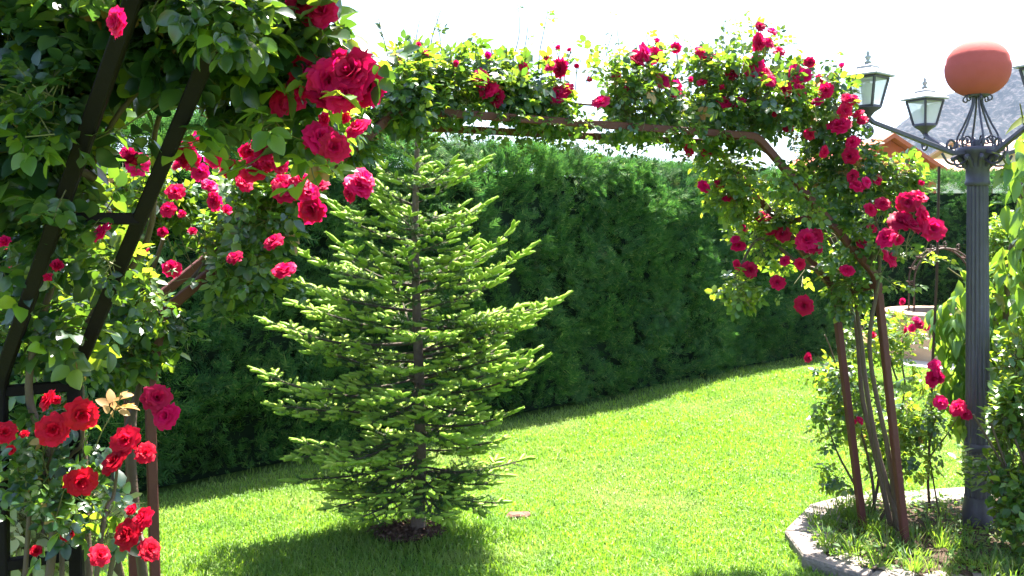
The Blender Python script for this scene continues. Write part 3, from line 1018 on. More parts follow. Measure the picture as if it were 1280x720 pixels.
T += [(1012, 168, 6, 4.15), (1030, 190, 7, 4.12), (985, 160, 6, 4.12), (1078, 150, 7, 4.1), (1073, 142, 6, 4.1), (890, 75, 6, 4.0), (900, 112, 5, 4.0), (770, 95, 6, 3.9), (785, 112, 5, 3.9), (735, 100, 5, 3.85), (721, 84, 4, 3.8),
      (1040, 98, 7, 4.15), (1024, 100, 7, 4.15), (1088, 262, 7, 4.1), (1122, 300, 6, 4.05), (945, 250, 5, 4.3), (930, 285, 5, 4.35), (1000, 330, 6, 4.3), (960, 345, 5, 4.4), (1118, 345, 6, 4.1)]
print('blooms right', len(T))
blooms(cr_r, T[:99], 'crimson', 1.08)
for (x, y, r, d) in T:
    if y < 100 or (x > 1100 and y < 345):     # stems that carry the outermost blooms
        q0 = P(x + random.uniform(-10, 10) - (14 if x > 1100 else 0), y + random.uniform(34, 48), d + .06); q1 = P(x, y + 2, d + .01)
        tube(f_right, spline([q0, lerp(q0, q1, .5) + .012 * RAND(1)[0], q1], 4), .0022, 4, 2, True, cap=False)
f_right.build('foliage', [M['rose_leaf'], M['rose_leaf_light'], M['twig'], M['dry_leaf']], cr_r)


# ---- plant on the left leg of the far arch
cr_l = thing('climbing_rose', 'crimson climbing rose on the left shoulder of the far arch', 'climbing rose', (-1.3, 3.2, 0.0), 'climbing roses')
canes(cr_l, [
    [np.array([-1.3, 3.2, 0]), P(168, 600, 3.15), P(165, 500, 3.15), P(172, 430, 3.1), P(250, 340, 3.15), P(350, 250, 3.25), P(450, 160, 3.4), P(520, 128, 3.5), P(620, 130, 3.72)],
    [np.array([-1.34, 3.2, 0]), P(130, 660, 3.0), P(145, 590, 3.0), P(175, 480, 3.05), P(165, 400, 3.0), P(200, 300, 2.9)],
], .019)
f = MB()
leaves(f, [
    Z(250, 300, 3.0, 62, 60, .24, 300), Z(310, 260, 3.05, 62, 56, .24, 280), Z(375, 215, 3.15, 55, 48, .22, 200), Z(430, 165, 3.3, 40, 44, .2, 150),
    Z(190, 360, 2.95, 40, 52, .2, 170), Z(300, 330, 3.0, 48, 38, .16, 120), Z(170, 440, 3.0, 32, 34, .14, 80), Z(180, 250, 3.0, 60, 60, .2, 170),
    Z(100, 330, 3.0, 80, 70, .2, 150), Z(40, 350, 2.75, 70, 60, .15, 130), Z(60, 440, 2.8, 80, 60, .15, 150),
], COMP_LO, .040, 0, 2, .6, .3, 6.5, -.25, mats=[(0, .70), (1, .285), (3, .015)])
leaves(f, [Z(505, 112, 3.45, 48, 48, .22, 230), Z(560, 116, 3.6, 55, 46, .22, 215), Z(625, 120, 3.73, 62, 44, .22, 225), Z(670, 118, 3.8, 40, 44, .2, 110),
           Z(520, 130, 3.45, 34, 22, .16, 110), Z(570, 134, 3.55, 36, 22, .16, 110), Z(630, 132, 3.7, 36, 20, .16, 100), Z(680, 134, 3.8, 34, 20, .16, 80),
           Z(500, 80, 3.45, 40, 24, .16, 40), Z(570, 85, 3.6, 50, 24, .16, 45), Z(650, 92, 3.75, 50, 24, .16, 45)],
       COMP_LO, .040, 0, 2, .6, .25, 8, -.2, mats=[(0, .86), (1, .13), (3, .01)])
leaves(f, [Z(672, 116, 3.8, 42, 36, .2, 120), Z(560, 110, 3.6, 40, 34, .2, 60)], COMP_LO, .040, 0, 2, .6, .25, 8, -9, mats=[(0, .86), (1, .14)])
for k in range(26):
    x = random.uniform(215, 360); y = 395 - (x - 215) * .42 + random.uniform(-10, 5)
    sprig(f, P(x, y, 3.05), (random.uniform(-.4, .7), -.3, -.9), random.uniform(.08, .16), 3, .034, COMP_LO, 0, 2, .0016)
f_left = f
T = [(230, 185, 13, 2.66), (237, 200, 12, 2.66), (224, 205, 10, 2.68), (270, 195, 14, 2.61), (291, 210, 14, 2.58), (318, 211, 15, 2.56), (330, 188, 14, 2.58), (322, 178, 11, 2.61), (342, 195, 13, 2.56), (335, 202, 12, 2.56),
     (360, 238, 16, 2.56), (375, 226, 14, 2.56), (350, 228, 12, 2.58), (268, 252, 11, 2.66), (172, 205, 14, 2.71), (219, 240, 10, 2.71), (231, 270, 8, 2.71), (128, 290, 16, 2.56), (215, 336, 10, 2.66), (72, 338, 13, 2.66),
     (66, 350, 9, 2.66), (8, 306, 12, 2.56), (186, 311, 8, 2.71), (202, 290, 8, 2.71), (210, 262, 9, 2.71), (240, 292, 7, 2.71), (293, 322, 10, 2.71), (342, 302, 11, 2.71), (355, 338, 14, 2.66), (390, 262, 16, 2.61),
     (448, 232, 17, 2.66), (438, 240, 12, 2.68), (456, 222, 13, 2.66), (400, 232, 10, 2.71), (196, 497, 14, 2.71), (208, 520, 14, 2.71), (200, 508, 10, 2.72), (410, 170, 10, 2.76), (20, 330, 9, 2.56), (160, 190, 9, 2.71), (30, 410, 7, 2.66)]
T += TOP_LEFT + [(250, 215, 11, 2.66), (262, 232, 9, 2.68), (305, 228, 11, 2.61), (385, 240, 12, 2.61), (280, 265, 8, 2.71), (350, 205, 11, 2.56), (312, 190, 10, 2.61), (245, 175, 9, 2.71), (580, 92, 5, 3.6), (640, 118, 7, 3.7), (505, 100, 6, 3.45), (545, 105, 7, 3.5), (500, 68, 4, 3.4)]
print('blooms left', len(T))
blooms(cr_l, T[:99], 'crimson', 1.05)
for (x, y, r, d) in T:
    if y < 100 or (x > 1100 and y < 345):     # stems that carry the outermost blooms
        q0 = P(x + random.uniform(-10, 10) - (14 if x > 1100 else 0), y + random.uniform(34, 48), d + .06); q1 = P(x, y + 2, d + .01)
        tube(f_left, spline([q0, lerp(q0, q1, .5) + .012 * RAND(1)[0], q1], 4), .0022, 4, 2, True, cap=False)
f_left.build('foliage', [M['rose_leaf'], M['rose_leaf_light'], M['twig'], M['dry_leaf']], cr_l)


# ---- plant on the near arch
cr_n = thing('climbing_rose', 'large-leaved climbing rose over the dark near arch with big bright clusters', 'climbing rose', (-1.2, 2.1, 0.0), 'climbing roses')
canes(cr_n, [
    [np.array([-1.22, 2.2, 0]), P(60, 640, 2.2), P(40, 480, 2.2), P(60, 350, 2.15), P(120, 200, 2.0), P(190, 90, 1.9), P(260, 10, 1.8)],
    [np.array([-1.15, 2.35, 0]), P(110, 600, 2.4), P(105, 420, 2.4), P(180, 300, 2.3), P(195, 150, 2.2), P(280, 60, 2.1), P(390, 110, 2.05)],
    [P(120, 220, 2.0), P(60, 190, 1.9), P(10, 150, 1.8)],
], .012)
f = MB()
leaves(f, [
    Z(60, 60, 2.0, 100, 75, .22, 290), Z(170, 40, 2.0, 90, 60, .22, 240), Z(270, 45, 2.0, 80, 52, .2, 200), Z(340, 50, 2.0, 62, 48, .18, 140),

    Z(60, 170, 2.05, 90, 80, .22, 230), Z(160, 150, 2.1, 80, 75, .22, 210), Z(250, 120, 2.15, 62, 46, .18, 70), Z(30, 290, 2.15, 50, 75, .18, 80),
    Z(110, 270, 2.25, 70, 62, .18, 80), Z(390, 140, 2.15, 50, 40, .12, 36), Z(400, 45, 2.0, 36, 40, .12, 30), Z(320, 110, 2.15, 42, 40, .12, 40),
    Z(60, 400, 2.3, 70, 70, .18, 70), Z(190, 330, 2.35, 40, 60, .14, 30), Z(200, -60, 1.85, 240, 50, .25, 260), Z(-60, 150, 1.95, 60, 190, .25, 200),
], COMP_HI, .046, 0, 2, .6, .3, 6.0, -.2, mats=[(0, .88), (1, .11), (3, .01)], twig=.07, spread=.45)
leaves(f, [Z(150, 20, 1.6, 80, 60, .12, 110), Z(270, 15, 1.65, 66, 42, .12, 95), Z(60, 120, 1.75, 60, 60, .12, 50), Z(120, 170, 1.8, 40, 40, .1, 26), Z(225, 110, 1.85, 26, 30, .06, 12), Z(80, 270, 2.0, 40, 36, .06, 22), Z(140, 330, 2.05, 26, 30, .05, 10)],
       COMP_HI, .032, 0, 2, .6, .3, 6.0, -.2, mats=[(0, .9), (1, .1)], twig=.05, spread=.4)
for (x, y, d_) in ((330, 140, 2.0), (290, 150, 2.0), (330, 190, 2.05), (200, 130, 1.9), (90, 220, 1.9), (110, 130, 1.85), (30, 150, 1.8), (250, 120, 2.0), (140, 250, 2.0), (380, 190, 2.1), (330, 100, 1.95), (420, 50, 1.95), (395, 75, 1.95), (230, 60, 1.9)):
    sprig(f, P(x, y, d_), (random.uniform(-.5, .6), -.4, -.5), .16, 4, .052, COMP_HI, random.choice((0, 1)), 2)
f.build('foliage', [M['rose_leaf_shade'], M['rose_leaf_light'], M['twig'], M['dry_leaf']], cr_n)
T = [(146, 27, 20, 1.42), (128, 290, 15, 1.9), (70, 338, 11, 1.95), (64, 350, 8, 1.95), (8, 306, 11, 1.85), (170, 205, 12, 1.95), (230, 190, 13, 2.1), (238, 205, 11, 2.1), (290, 211, 13, 2.15), (318, 212, 13, 2.15), (330, 190, 12, 2.15), (215, 336, 9, 2.2), (376, 5, 18, 1.9), (402, 14, 20, 1.88), (388, 22, 15, 1.88), (385, 88, 24, 1.92), (410, 100, 26, 1.9), (440, 92, 30, 1.88), (462, 112, 22, 1.9), (405, 122, 22, 1.9), (430, 118, 24, 1.87),
     (352, 128, 18, 1.95), (366, 120, 16, 1.95), (345, 138, 12, 1.97), (400, 172, 22, 1.95), (418, 184, 20, 1.94), (388, 180, 16, 1.97), (448, 160, 16, 1.95), (438, 148, 10, 1.97)]
blooms(cr_n, T + [(365, 78, 15, 1.95), (425, 78, 16, 1.95), (375, 110, 16, 1.93), (468, 95, 14, 1.92), (335, 120, 11, 1.97), (412, 150, 12, 1.95)], 'crimson', .96)

# ---- scarlet shrub rose low at left
rb = thing('shrub_rose', 'bushy scarlet rose with flat open blooms at the foot of the dark arch', 'rose bush', (-1.15, 2.15, 0))
canes(rb, [
    [np.array([-1.2, 2.15, 0]), P(30, 680, 2.2), P(50, 600, 2.2), P(66, 545, 2.1)],
    [np.array([-1.1, 2.15, 0]), P(120, 690, 2.2), P(140, 620, 2.25), P(150, 560, 2.2)],
    [np.array([-1.12, 2.2, 0]), P(132, 730, 2.25), P(150, 695, 2.22), P(165, 660, 2.2), P(185, 690, 2.14)],
    [np.array([-1.1, 2.2, 0]), P(70, 640, 2.25), P(95, 560, 2.2), P(100, 525, 2.15)],
], .008)
f = MB()
leaves(f, [Z(35, 600, 2.2, 70, 80, .2, 150), Z(85, 650, 2.2, 60, 65, .2, 95), Z(25, 690, 2.15, 55, 60, .2, 95), Z(128, 690, 2.3, 26, 36, .1, 14), Z(50, 520, 2.25, 60, 46, .16, 60)],
       COMP_HI, .034, 0, 2, .5, .3, 7, -.15, mats=[(0, .84), (1, .13), (3, .03)], spread=.4, twig=.06)
sprig(f, P(120, 560, 2.15), (.2, -.2, 1), .16, 4, .036, COMP_HI, 3, 2)
f.build('foliage', [M['rose_leaf_shade'], M['rose_leaf_light'], M['twig'], M['dry_leaf']], rb)
T = [(67, 537, 20, 1.98), (102, 518, 19, 1.98), (6, 541, 15, 1.98), (31, 545, 8, 2.0), (60, 500, 13, 2.05), (157, 550, 17, 2.1), (143, 577, 17, 2.08), (182, 566, 14, 2.1), (101, 602, 17, 2.1),
     (160, 668, 20, 2.12), (178, 650, 16, 2.14), (168, 640, 11, 2.15), (187, 687, 14, 2.12), (125, 694, 13, 2.05), (85, 666, 11, 2.1), (15, 560, 9, 2.05), (75, 497, 9, 2.06), (45, 690, 9, 2.0)]
blooms(rb, T, 'scarlet', .96)

# ---- shrub with sunlight put into its pale leaves, behind the dark arch, low at left
ps = thing('pale_shrub', 'low shrub with leaves coloured pale as sunlit patches behind the dark arch legs', 'shrub', (-1.5, 2.75, 0))
f = MB()
leaves(f, [Z(40, 640, 2.75, 85, 80, .22, 600), Z(110, 660, 2.8, 60, 60, .18, 300), Z(30, 560, 2.8, 50, 30, .2, 90)], [SMALL, OVAL_LO], .055, 0, 1, .5, .1, 8, -.3)
f.build('foliage', [M['pale_leaf'], M['twig']], ps)
mb = MB()
for k in range(9):
    t_ = P(random.uniform(0, 120), random.uniform(560, 640), 2.75)
    tube(mb, spline([np.array([-1.5 + random.uniform(-.1, .1), 2.75 + random.uniform(-.1, .1), 0]), lerp(np.array([-1.5, 2.75, 0]), t_, .5) + RAND(1)[0] * .03, t_], 5), .005, 5)
mb.build('stem', M['cane'], ps)

# ---- rose bush in the bed behind the right legs
rr_ = thing('shrub_rose', 'leafy rose bush growing in the kerbed bed behind the right arch legs', 'rose bush', (1.95, 4.75, .06))
canes(rr_, [[np.array([1.95, 4.75, .05]), P(1085, 560, 4.75), P(1050, 470, 4.75), P(1030, 420, 4.7)], [np.array([2.0, 4.75, .05]), P(1120, 560, 4.75), P(1130, 490, 4.7)],
            [np.array([1.95, 4.78, .05]), P(1100, 560, 4.8), P(1075, 440, 4.8), P(1085, 400, 4.8)], [np.array([1.9, 4.72, .05]), P(1060, 590, 4.7), P(1035, 520, 4.7)]], .009)
f = MB()
leaves(f, [Z(1050, 470, 4.75, 40, 66, .2, 115), Z(1075, 540, 4.75, 58, 62, .25, 165), Z(1120, 550, 4.75, 50, 55, .22, 115), Z(1135, 500, 4.7, 36, 36, .16, 36), Z(1085, 420, 4.8, 30, 36, .16, 50), Z(1030, 440, 4.7, 22, 26, .1, 30),
           Z(1160, 530, 4.65, 30, 24, .1, 26), Z(1060, 590, 4.7, 40, 25, .16, 60)],
       COMP_LO, .038, 0, 2, .5, .3, 6.5, -.2, mats=[(0, .5), (1, .49), (3, .01)])
f.build('foliage', [M['rose_leaf'], M['rose_leaf_light'], M['twig'], M['dry_leaf']], rr_)
blooms(rr_, [(1010, 447, 6, 4.6), (1090, 418, 5, 4.7), (1075, 525, 6, 4.6), (1064, 527, 5, 4.6)], 'crimson', 1.0)

# ---- slim standard rose with its blooms next to the rod
sr = thing('standard_rose', 'single-stemmed rose with crimson blooms beside the thin rod', 'rose bush', (2.22, 4.62, .06))
canes(sr, [[np.array([2.24, 4.62, .05]), P(1163, 560, 4.62), P(1168, 480, 4.6)], [P(1164, 570, 4.62), P(1185, 540, 4.6), P(1200, 515, 4.55)], [P(1163, 560, 4.62), P(1170, 520, 4.6), P(1176, 503, 4.58)]], .005)
f = MB()
leaves(f, [Z(1160, 480, 4.6, 20, 18, .07, 8), Z(1180, 525, 4.6, 24, 20, .07, 12), Z(1150, 540, 4.62, 24, 24, .08, 10)], COMP_LO, .036, 1, 2, .5, .3, 6, -.9)
f.build('foliage', [M['rose_leaf'], M['rose_leaf_light'], M['twig']], sr)
blooms(sr, [(1170, 463, 10, 4.5), (1165, 474, 10, 4.5), (1174, 472, 9, 4.5), (1168, 456, 8, 4.52), (1176, 503, 9, 4.52), (1197, 510, 10, 4.5), (1206, 517, 9, 4.5)], 'crimson', 1.0)

# ---- rose bush beside the well
rw = thing('shrub_rose', 'distant sunlit rose bush with crimson blooms in front of the well', 'rose bush', (3.9, 8.8, 0))
canes(rw, [[np.array([3.9, 8.8, 0]), P(1128, 430, 8.8), P(1145, 405, 8.7)], [np.array([3.85, 8.8, 0]), P(1105, 420, 8.8), P(1100, 400, 8.7)]], .01)
f = MB()
leaves(f, [Z(1122, 415, 8.8, 28, 26, .25, 100), Z(1095, 425, 8.8, 28, 26, .2, 80), Z(1112, 445, 8.8, 26, 18, .2, 45)], COMP_LO, .042, 1, 2, .5, .3, 5, -.4)
f.build('foliage', [M['rose_leaf'], M['rose_leaf_light'], M['twig']], rw)
blooms(rw, [(1150, 406, 6, 8.5), (1157, 408, 5, 8.5), (1140, 410, 5, 8.5), (1131, 412, 5, 8.5), (1146, 400, 5, 8.5), (1128, 377, 4, 8.6)], 'crimson', 1.0)

# ------------------------------------------------------------------ raised bed
kerb = thing('garden_kerb', 'low angled kerb of pale pinkish stone round the planted bed', 'kerb', (2.4, 4.3, 0))
KH = .058
def offset_poly(poly, d):
    out = []
    n = len(poly)
    for i in range(n):
        p0, p1, p2 = (np.array(poly[j % n], float) for j in (i - 1, i, i + 1))
        e1 = nrm(p1 - p0); e2 = nrm(p2 - p1)
        n1 = np.array([-e1[1], e1[0]]); n2 = np.array([-e2[1], e2[0]])
        b = nrm(n1 + n2)
        out.append(p1 + b * d / max(.5, np.dot(b, n1)))
    return out
BED_IN = offset_poly(BED, .21)
for i in range(len(BED)):
    o0, o1 = np.array(BED[i]), np.array(BED[(i + 1) % len(BED)])
    i0, i1 = BED_IN[i], BED_IN[(i + 1) % len(BED)]
    L_ = np.linalg.norm(o1 - o0)
    ns = max(1, round(L_ / .42))
    for s in range(ns):
        t0 = s / ns + .004 / L_; t1 = (s + 1) / ns - .004 / L_
        q = [lerp(o0, o1, t0), lerp(o0, o1, t1), lerp(i0, i1, t1), lerp(i0, i1, t0)]
        cc = sum(q) / 4
        h = KH + random.uniform(-.010, .008)
        q = [p_ + np.array([random.uniform(-.012, .012), random.uniform(-.012, .012)]) for p_ in q]; cc = sum(q) / 4
        bot = [(*p, -.05) for p in q]; mid = [(*p, h - .012) for p in q]; top = [(*(cc + (p - cc) * (1 - .012 / max(.05, np.linalg.norm(p - cc)))), h + random.uniform(-.003, .003)) for p in q]
        mb = MB()
        F = [(k + l * 4, (k + 1) % 4 + l * 4, (k + 1) % 4 + l * 4 + 4, k + l * 4 + 4) for l in (0, 1) for k in range(4)] + [(8, 9, 10, 11)]
        mb.add(bot + mid + top, F)
        mb.build('kerb_stone', M['kerb'], kerb)

# soil sheet inside the kerb
mb = MB()
gx = np.linspace(1.3, 4.4, 90); gy = np.linspace(3.6, 5.4, 54)
X, Y = np.meshgrid(gx, gy)
Zs = .058 + .022 * fnoise(np.stack([X, Y, X * 0], -1), 5, 51) + .012 * fnoise(np.stack([X, Y, X * 0], -1), 17, 52)
mid_poly = offset_poly(BED, .08)
ins = inpoly(X, Y, [tuple(p) for p in mid_poly])
idx = -np.ones(X.shape, int); idx[ins] = np.arange(ins.sum())
V = np.stack([X, Y, Zs], -1)[ins]
F = []
for j in range(X.shape[0] - 1):
    for i in range(X.shape[1] - 1):
        q = (idx[j, i], idx[j, i + 1], idx[j + 1, i + 1], idx[j + 1, i])
        if min(q) >= 0: F.append(q)
mb.add(V, F, 0, True)
tag(mb.build('bed_soil', M['soil']), 'dark crumbly soil of the kerbed bed', 'soil', kind='structure')

# weeds and tufts in the bed
def weeds():
    mb = MB()
    inn = [tuple(p) for p in offset_poly(BED, .085)]
    # grass-like tufts
    cs = []
    while len(cs) < 240:
        x, y = random.uniform(1.35, 3.6), random.uniform(3.7, 5.2)
        if not inpoly(np.array([x]), np.array([y]), inn)[0]: continue
        dens = fnoise(np.array([[x, y, 0]]), 3.2, 61)[0]
        edge = min(abs(x - 1.55), abs(y - 3.98))
        if dens < .1 and random.random() > .10 + (.5 if edge < .15 else 0): continue
        cs.append((x, y, random.choice((.05, .07, .09, .12)) * random.uniform(.8, 1.3)))
    B = []
    for (x, y, h) in cs:
        k = random.randint(14, 34)
        a = rng.uniform(0, 6.28, k); rr = .05 * np.sqrt(rng.random(k))
        base = np.stack([x + rr * np.cos(a), y + rr * np.sin(a), np.full(k, .06)], 1)
        ln = nrm(np.stack([np.cos(a) * rng.uniform(.1, .9, k), np.sin(a) * rng.uniform(.1, .9, k), np.ones(k)], 1))
        hh = h * rng.uniform(.35, 1.0, k)
        w = np.stack([-np.sin(a), np.cos(a), a * 0], 1) * .0028
        m_ = base + ln * (hh * .6)[:, None]; tip = base + ln * hh[:, None] + np.stack([np.cos(a), np.sin(a), -.4 + a * 0], 1) * (hh * .18)[:, None]
        V = np.stack([base - w, base + w, m_ + w * .8, m_ - w * .8, tip], 1).reshape(-1, 3)
        b = np.arange(k) * 5
        n0 = mb.n
        mb.add(V, np.stack([b, b + 1, b + 2, b + 3], 1), 0)
        mb.f.append((np.stack([b + 3, b + 2, b + 4], 1) + n0, 0, False))
    # small leafy weeds
    k = 6000
    x = rng.uniform(1.35, 3.6, k); y = rng.uniform(3.68, 5.25, k)
    q = inpoly(x, y, inn) & (fnoise(np.stack([x, y, x * 0], 1), 4.2, 62) > .1)
    # drift spilling over the left kerb
    x, y = x[q], y[q]; k = len(x)
    p = np.stack([x, y, .055 + .05 * rng.random(k) ** 1.5], 1)
    dr = RAND(k) * [1, 1, .5] + [0, 0, .25]
    mb.inst(SMALL[0], SMALL[1], frames(dr, RAND(k) * .6 + [0, 0, 1]), p, rng.uniform(.018, .045, k), 0)
    # dry litter on soil
    tag(mb.build('weeds', M['weed']), 'weeds and grass tufts over the soil of the kerbed bed', 'weeds', kind='stuff')


weeds()

# thin rod
mb = MB()
tube(mb, [np.array([2.31, 4.9, 0.0]), P(1160, 605, 4.88), P(1166, 450, 4.88), P(1171, 350, 4.88), P(1174, 208, 4.88)], .0075, 7)
tag(mb.build('garden_stake', M['iron'], loc=(2.31, 4.9, 0)), 'thin dark iron rod standing upright left of the lamp post', 'stake')

# ------------------------------------------------------------------ lamp post
LP = P(1222, 640, 4.58); LP[2] = .04
lamp = thing('lamp_post', 'grey fluted lamp post with four lanterns and a terracotta-coloured globe on top', 'lamp post', LP)
zz = lambda y: P(1222, y, 4.58)[2] - LP[2]
mb = MB()
lathe(mb, [(.071, 0), (.071, .10), (.067, .12), (.064, .16)], LP, 32)
zt = zz(232)
sh = [(.061, .16)] + [(.061 - .011 * t, .16 + (zt - .16) * t) for t in np.linspace(0.02, 1, 8)]
lathe(mb, sh, LP, 96, 0, True, 16, .13)
lathe(mb, [(.062, zz(563)), (.066, zz(560)), (.066, zz(556)), (.062, zz(553))], LP, 32)
mb.build('shaft', M['lamp_grey'], lamp)
mb = MB()
lathe(mb, [(.056, zt), (.060, zt + .008), (.060, zt + .02), (.055, zt + .028), (.056, zz(212)), (.062, zz(210)), (.058, zz(207)), (.066, zz(202)), (.085, zz(194)), (.10, zz(190)), (.102, zz(185)), (.09, zz(184)), (.04, zz(183))], LP, 28)
for k in range(10):            # leaf scrolls of the capital
    a = 2 * PI * k / 10
    h = np.array([math.cos(a), math.sin(a), 0])
    b0 = LP + np.array([0, 0, zz(209)])
    sp = [b0 + h * .058, b0 + h * .075 + [0, 0, .03], b0 + h * .10 + [0, 0, .055], b0 + h * .118 + [0, 0, .048], b0 + h * .112 + [0, 0, .036]]
    tube(mb, spline(sp, 4), .011, 6)
mb.build('capital', M['lamp_grey'], lamp)


def spiral(c, h, r0, turns, start, sgn=1, n=22):
    """flat spiral in the vertical plane spanned by h and z"""
    out = []
    for i in range(n):
        t = i / (n - 1)
        a = start + sgn * t * turns * 2 * PI
        r = r0 * (1 - .78 * t)
        out.append(c + h * r * math.cos(a) + np.array([0, 0, 1.]) * r * math.sin(a))
    return np.array(out)


# cage that carries the globe
mb = MB()
zs, zg = zz(184), zz(121)
for k in range(6):
    a = 2 * PI * k / 6 + .3
    h = np.array([math.cos(a), math.sin(a), 0.])
    c0 = LP + np.array([0, 0, 0.])
    p = [c0 + h * .022 + [0, 0, zg], c0 + h * .028 + [0, 0, zz(133)], c0 + h * .065 + [0, 0, zz(155)], c0 + h * .098 + [0, 0, zz(172)], c0 + h * .092 + [0, 0, zs - .002], c0 + h * .07 + [0, 0, zs + .006]]
    tube(mb, spline(p, 5), .0055, 6)
    tube(mb, spiral(c0 + h * .055 + [0, 0, zg - .012], h, .022, 1.1, PI, -1), .0042, 5)
    tube(mb, spiral(c0 + h * .062 + [0, 0, zz(176)], h, .026, 1.2, 0, 1), .0045, 5)
lathe(mb, [(.03, zz(184)), (.035, zz(178)), (.03, zz(175))], LP, 14)
lathe(mb, [(.045, zg), (.06, zg + .006), (.06, zg + .018), (.05, zg + .024)], LP, 20)
mb.build('globe_cage', M['lamp_grey'], lamp)
mb = MB()
gz0, gz1 = zz(120.5), zz(51)
cz, hr = (gz0 + gz1) / 2, (gz1 - gz0) / 2
prof = []
for i in range(25):
    a = -PI / 2 + PI * i / 24
    r_ = .156 * abs(math.cos(a)) ** .82
    prof.append((max(.002, r_ + (-.004 if i == 14 else 0)), cz + hr * math.sin(a)))
lathe(mb, prof, LP, 48)
mb.build('globe', M['globe'], lamp)

# lanterns and arms
LAN = [P(1085, 150, 4.32), P(1155, 168, 5.12)]
LZ = P(1085, 138, 4.32)[2]


def lantern(c, rot):
    """c = bottom of lantern body"""
    root_mb = MB()
    cr, sr_ = math.cos(rot), math.sin(rot)

    def W(x, y, z): return np.array([c[0] + cr * x - sr_ * y, c[1] + sr_ * x + cr * y, c[2] + z])
    b, t, H_ = .042, .069, .138
    # corner bars
    for sx, sy in ((1, 1), (-1, 1), (-1, -1), (1, -1)):
        tube(root_mb, [W(sx * b, sy * b, 0), W(sx * t, sy * t, H_)], .0055, prof=SQUARE, smooth=False)
    for s_, z_ in ((b, 0.0), (t, H_)):
        for (x0, y0, x1, y1) in ((1, 1, -1, 1), (-1, 1, -1, -1), (-1, -1, 1, -1), (1, -1, 1, 1)):
            tube(root_mb, [W(x0 * s_, y0 * s_, z_), W(x1 * s_, y1 * s_, z_)], .0055, prof=SQUARE, smooth=False)
    # cup below
    lathe(root_mb, [(.012, -.055), (.018, -.045), (.03, -.03), (.058, -.012), (.062, -.006), (.05, 0)], c, 16)
    body = root_mb.build('lantern', M['lamp_grey'], lamp)
    # roof
    mb = MB()
    o_, z0 = .091, H_ + .006
    lv = [(o_, z0), (o_, z0 + .008), (.058, z0 + .032), (.040, z0 + .040), (.038, z0 + .052), (.014, z0 + .066)]
    V = []; F = []
    for (s_, z_) in lv:
        V += [W(s_, s_, z_), W(-s_, s_, z_), W(-s_, -s_, z_), W(s_, -s_, z_)]
    for l in range(len(lv) - 1):
        for k in range(4): F.append((l * 4 + k, l * 4 + (k + 1) % 4, l * 4 + 4 + (k + 1) % 4, l * 4 + 4 + k))
    F += [(3, 2, 1, 0), (20, 21, 22, 23)]
    mb.add(V, F)
    zf = z0 + .066
    lathe(mb, [(.012, zf), (.019, zf + .006), (.007, zf + .014), (.013, zf + .026), (.016, zf + .034), (.006, zf + .042), (.009, zf + .05), (.002, zf + .064)], c, 12)
    r = mb.build('roof', M['lamp_roof'], body)
    # panes
    mb = MB()
    g0, g1 = .039, .066
    for (x0, y0, x1, y1) in ((1, 1, -1, 1), (-1, 1, -1, -1), (-1, -1, 1, -1), (1, -1, 1, 1)):
        mb.add([W(x0 * g0, y0 * g0, .006), W(x1 * g0, y1 * g0, .006), W(x1 * g1, y1 * g1, H_ - .006), W(x0 * g1, y0 * g1, H_ - .006)], [(0, 1, 2, 3)])
    mb.build('glass', M['lamp_glass'], body)
    mb = MB()
    lathe(mb, [(.014, .002), (.014, .04), (.02, .05), (.027, .075), (.026, .095), (.016, .115), (.004, .122)], c, 14)
    mb.build('bulb', M['bulb'], body)


d1 = P(1085, 150, 4.33)[:2] - LP[:2]
d2 = P(1156, 150, 5.12)[:2] - LP[:2]
for k, dv in enumerate((d1, d2, -d1, -d2)):
    L_ = np.linalg.norm(dv); h = np.array([*(dv / L_), 0.])
    zl = LZ + .02
    e = np.array([LP[0] + dv[0], LP[1] + dv[1], zl])
    mb = MB()
    b0 = LP.copy(); b0[2] = LP[2] + zz(186)
    # main arm
    tube(mb, [b0 + h * .09 + [0, 0, -.02], b0 + h * .16 + [0, 0, -.028], e + h * -.03 + [0, 0, -.075], e + [0, 0, -.052]], [.011, .012, .010, .010], prof=SQUARE, smooth=False)
    # scrolls
    s1 = spiral(b0 + h * .175 + [0, 0, .012], h, .040, 1.25, -PI / 2, 1)
    tube(mb, s1, .0065, 6)
    s0 = spline([b0 + h * .07 + [0, 0, -.06], b0 + h * .13 + [0, 0, -.085], b0 + h * .20 + [0, 0, -.075], b0 + h * .24 + [0, 0, -.03]], 5)
    tube(mb, s0, .0065, 6)
    s2 = spiral(e + h * -.005 + [0, 0, -.115], h, .042, 1.35, PI / 2, -1)
    tube(mb, s2, .007, 6)
    mb.build('arm', M['lamp_grey'], lamp)
    lantern(e, math.atan2(dv[1], dv[0]) + .35)

# ------------------------------------------------------------------ plants on the right
ch = thing('cherry_sapling', 'young tree with long drooping glossy leaves behind the lamp post', 'tree', (2.75, 4.95, .05))
mb = MB()
tube(mb, spline([np.array([2.75, 4.95, .03]), P(1255, 480, 4.95), P(1262, 330, 4.95), P(1285, 200, 4.8), P(1300, 120, 4.7)], 6), np.linspace(.022, .007, 25), 8)
mb.build('trunk', M['bark'], ch)
mb = MB()
for pts in ([P(1258, 420, 4.95), P(1215, 360, 4.9), P(1185, 335, 4.9)], [P(1256, 470, 4.95), P(1210, 440, 4.9), P(1190, 470, 4.9)], [P(1275, 250, 4.85), P(1255, 200, 4.5), P(1240, 190, 4.3)],
            [P(1262, 350, 4.95), P(1280, 310, 4.7), P(1300, 330, 4.6)], [P(1285, 180, 4.8), P(1275, 130, 4.5)]):
    tube(mb, spline(pts, 5), np.linspace(.008, .003, 11), 6)
mb.build('branch', M['twig'], ch)
f = MB()
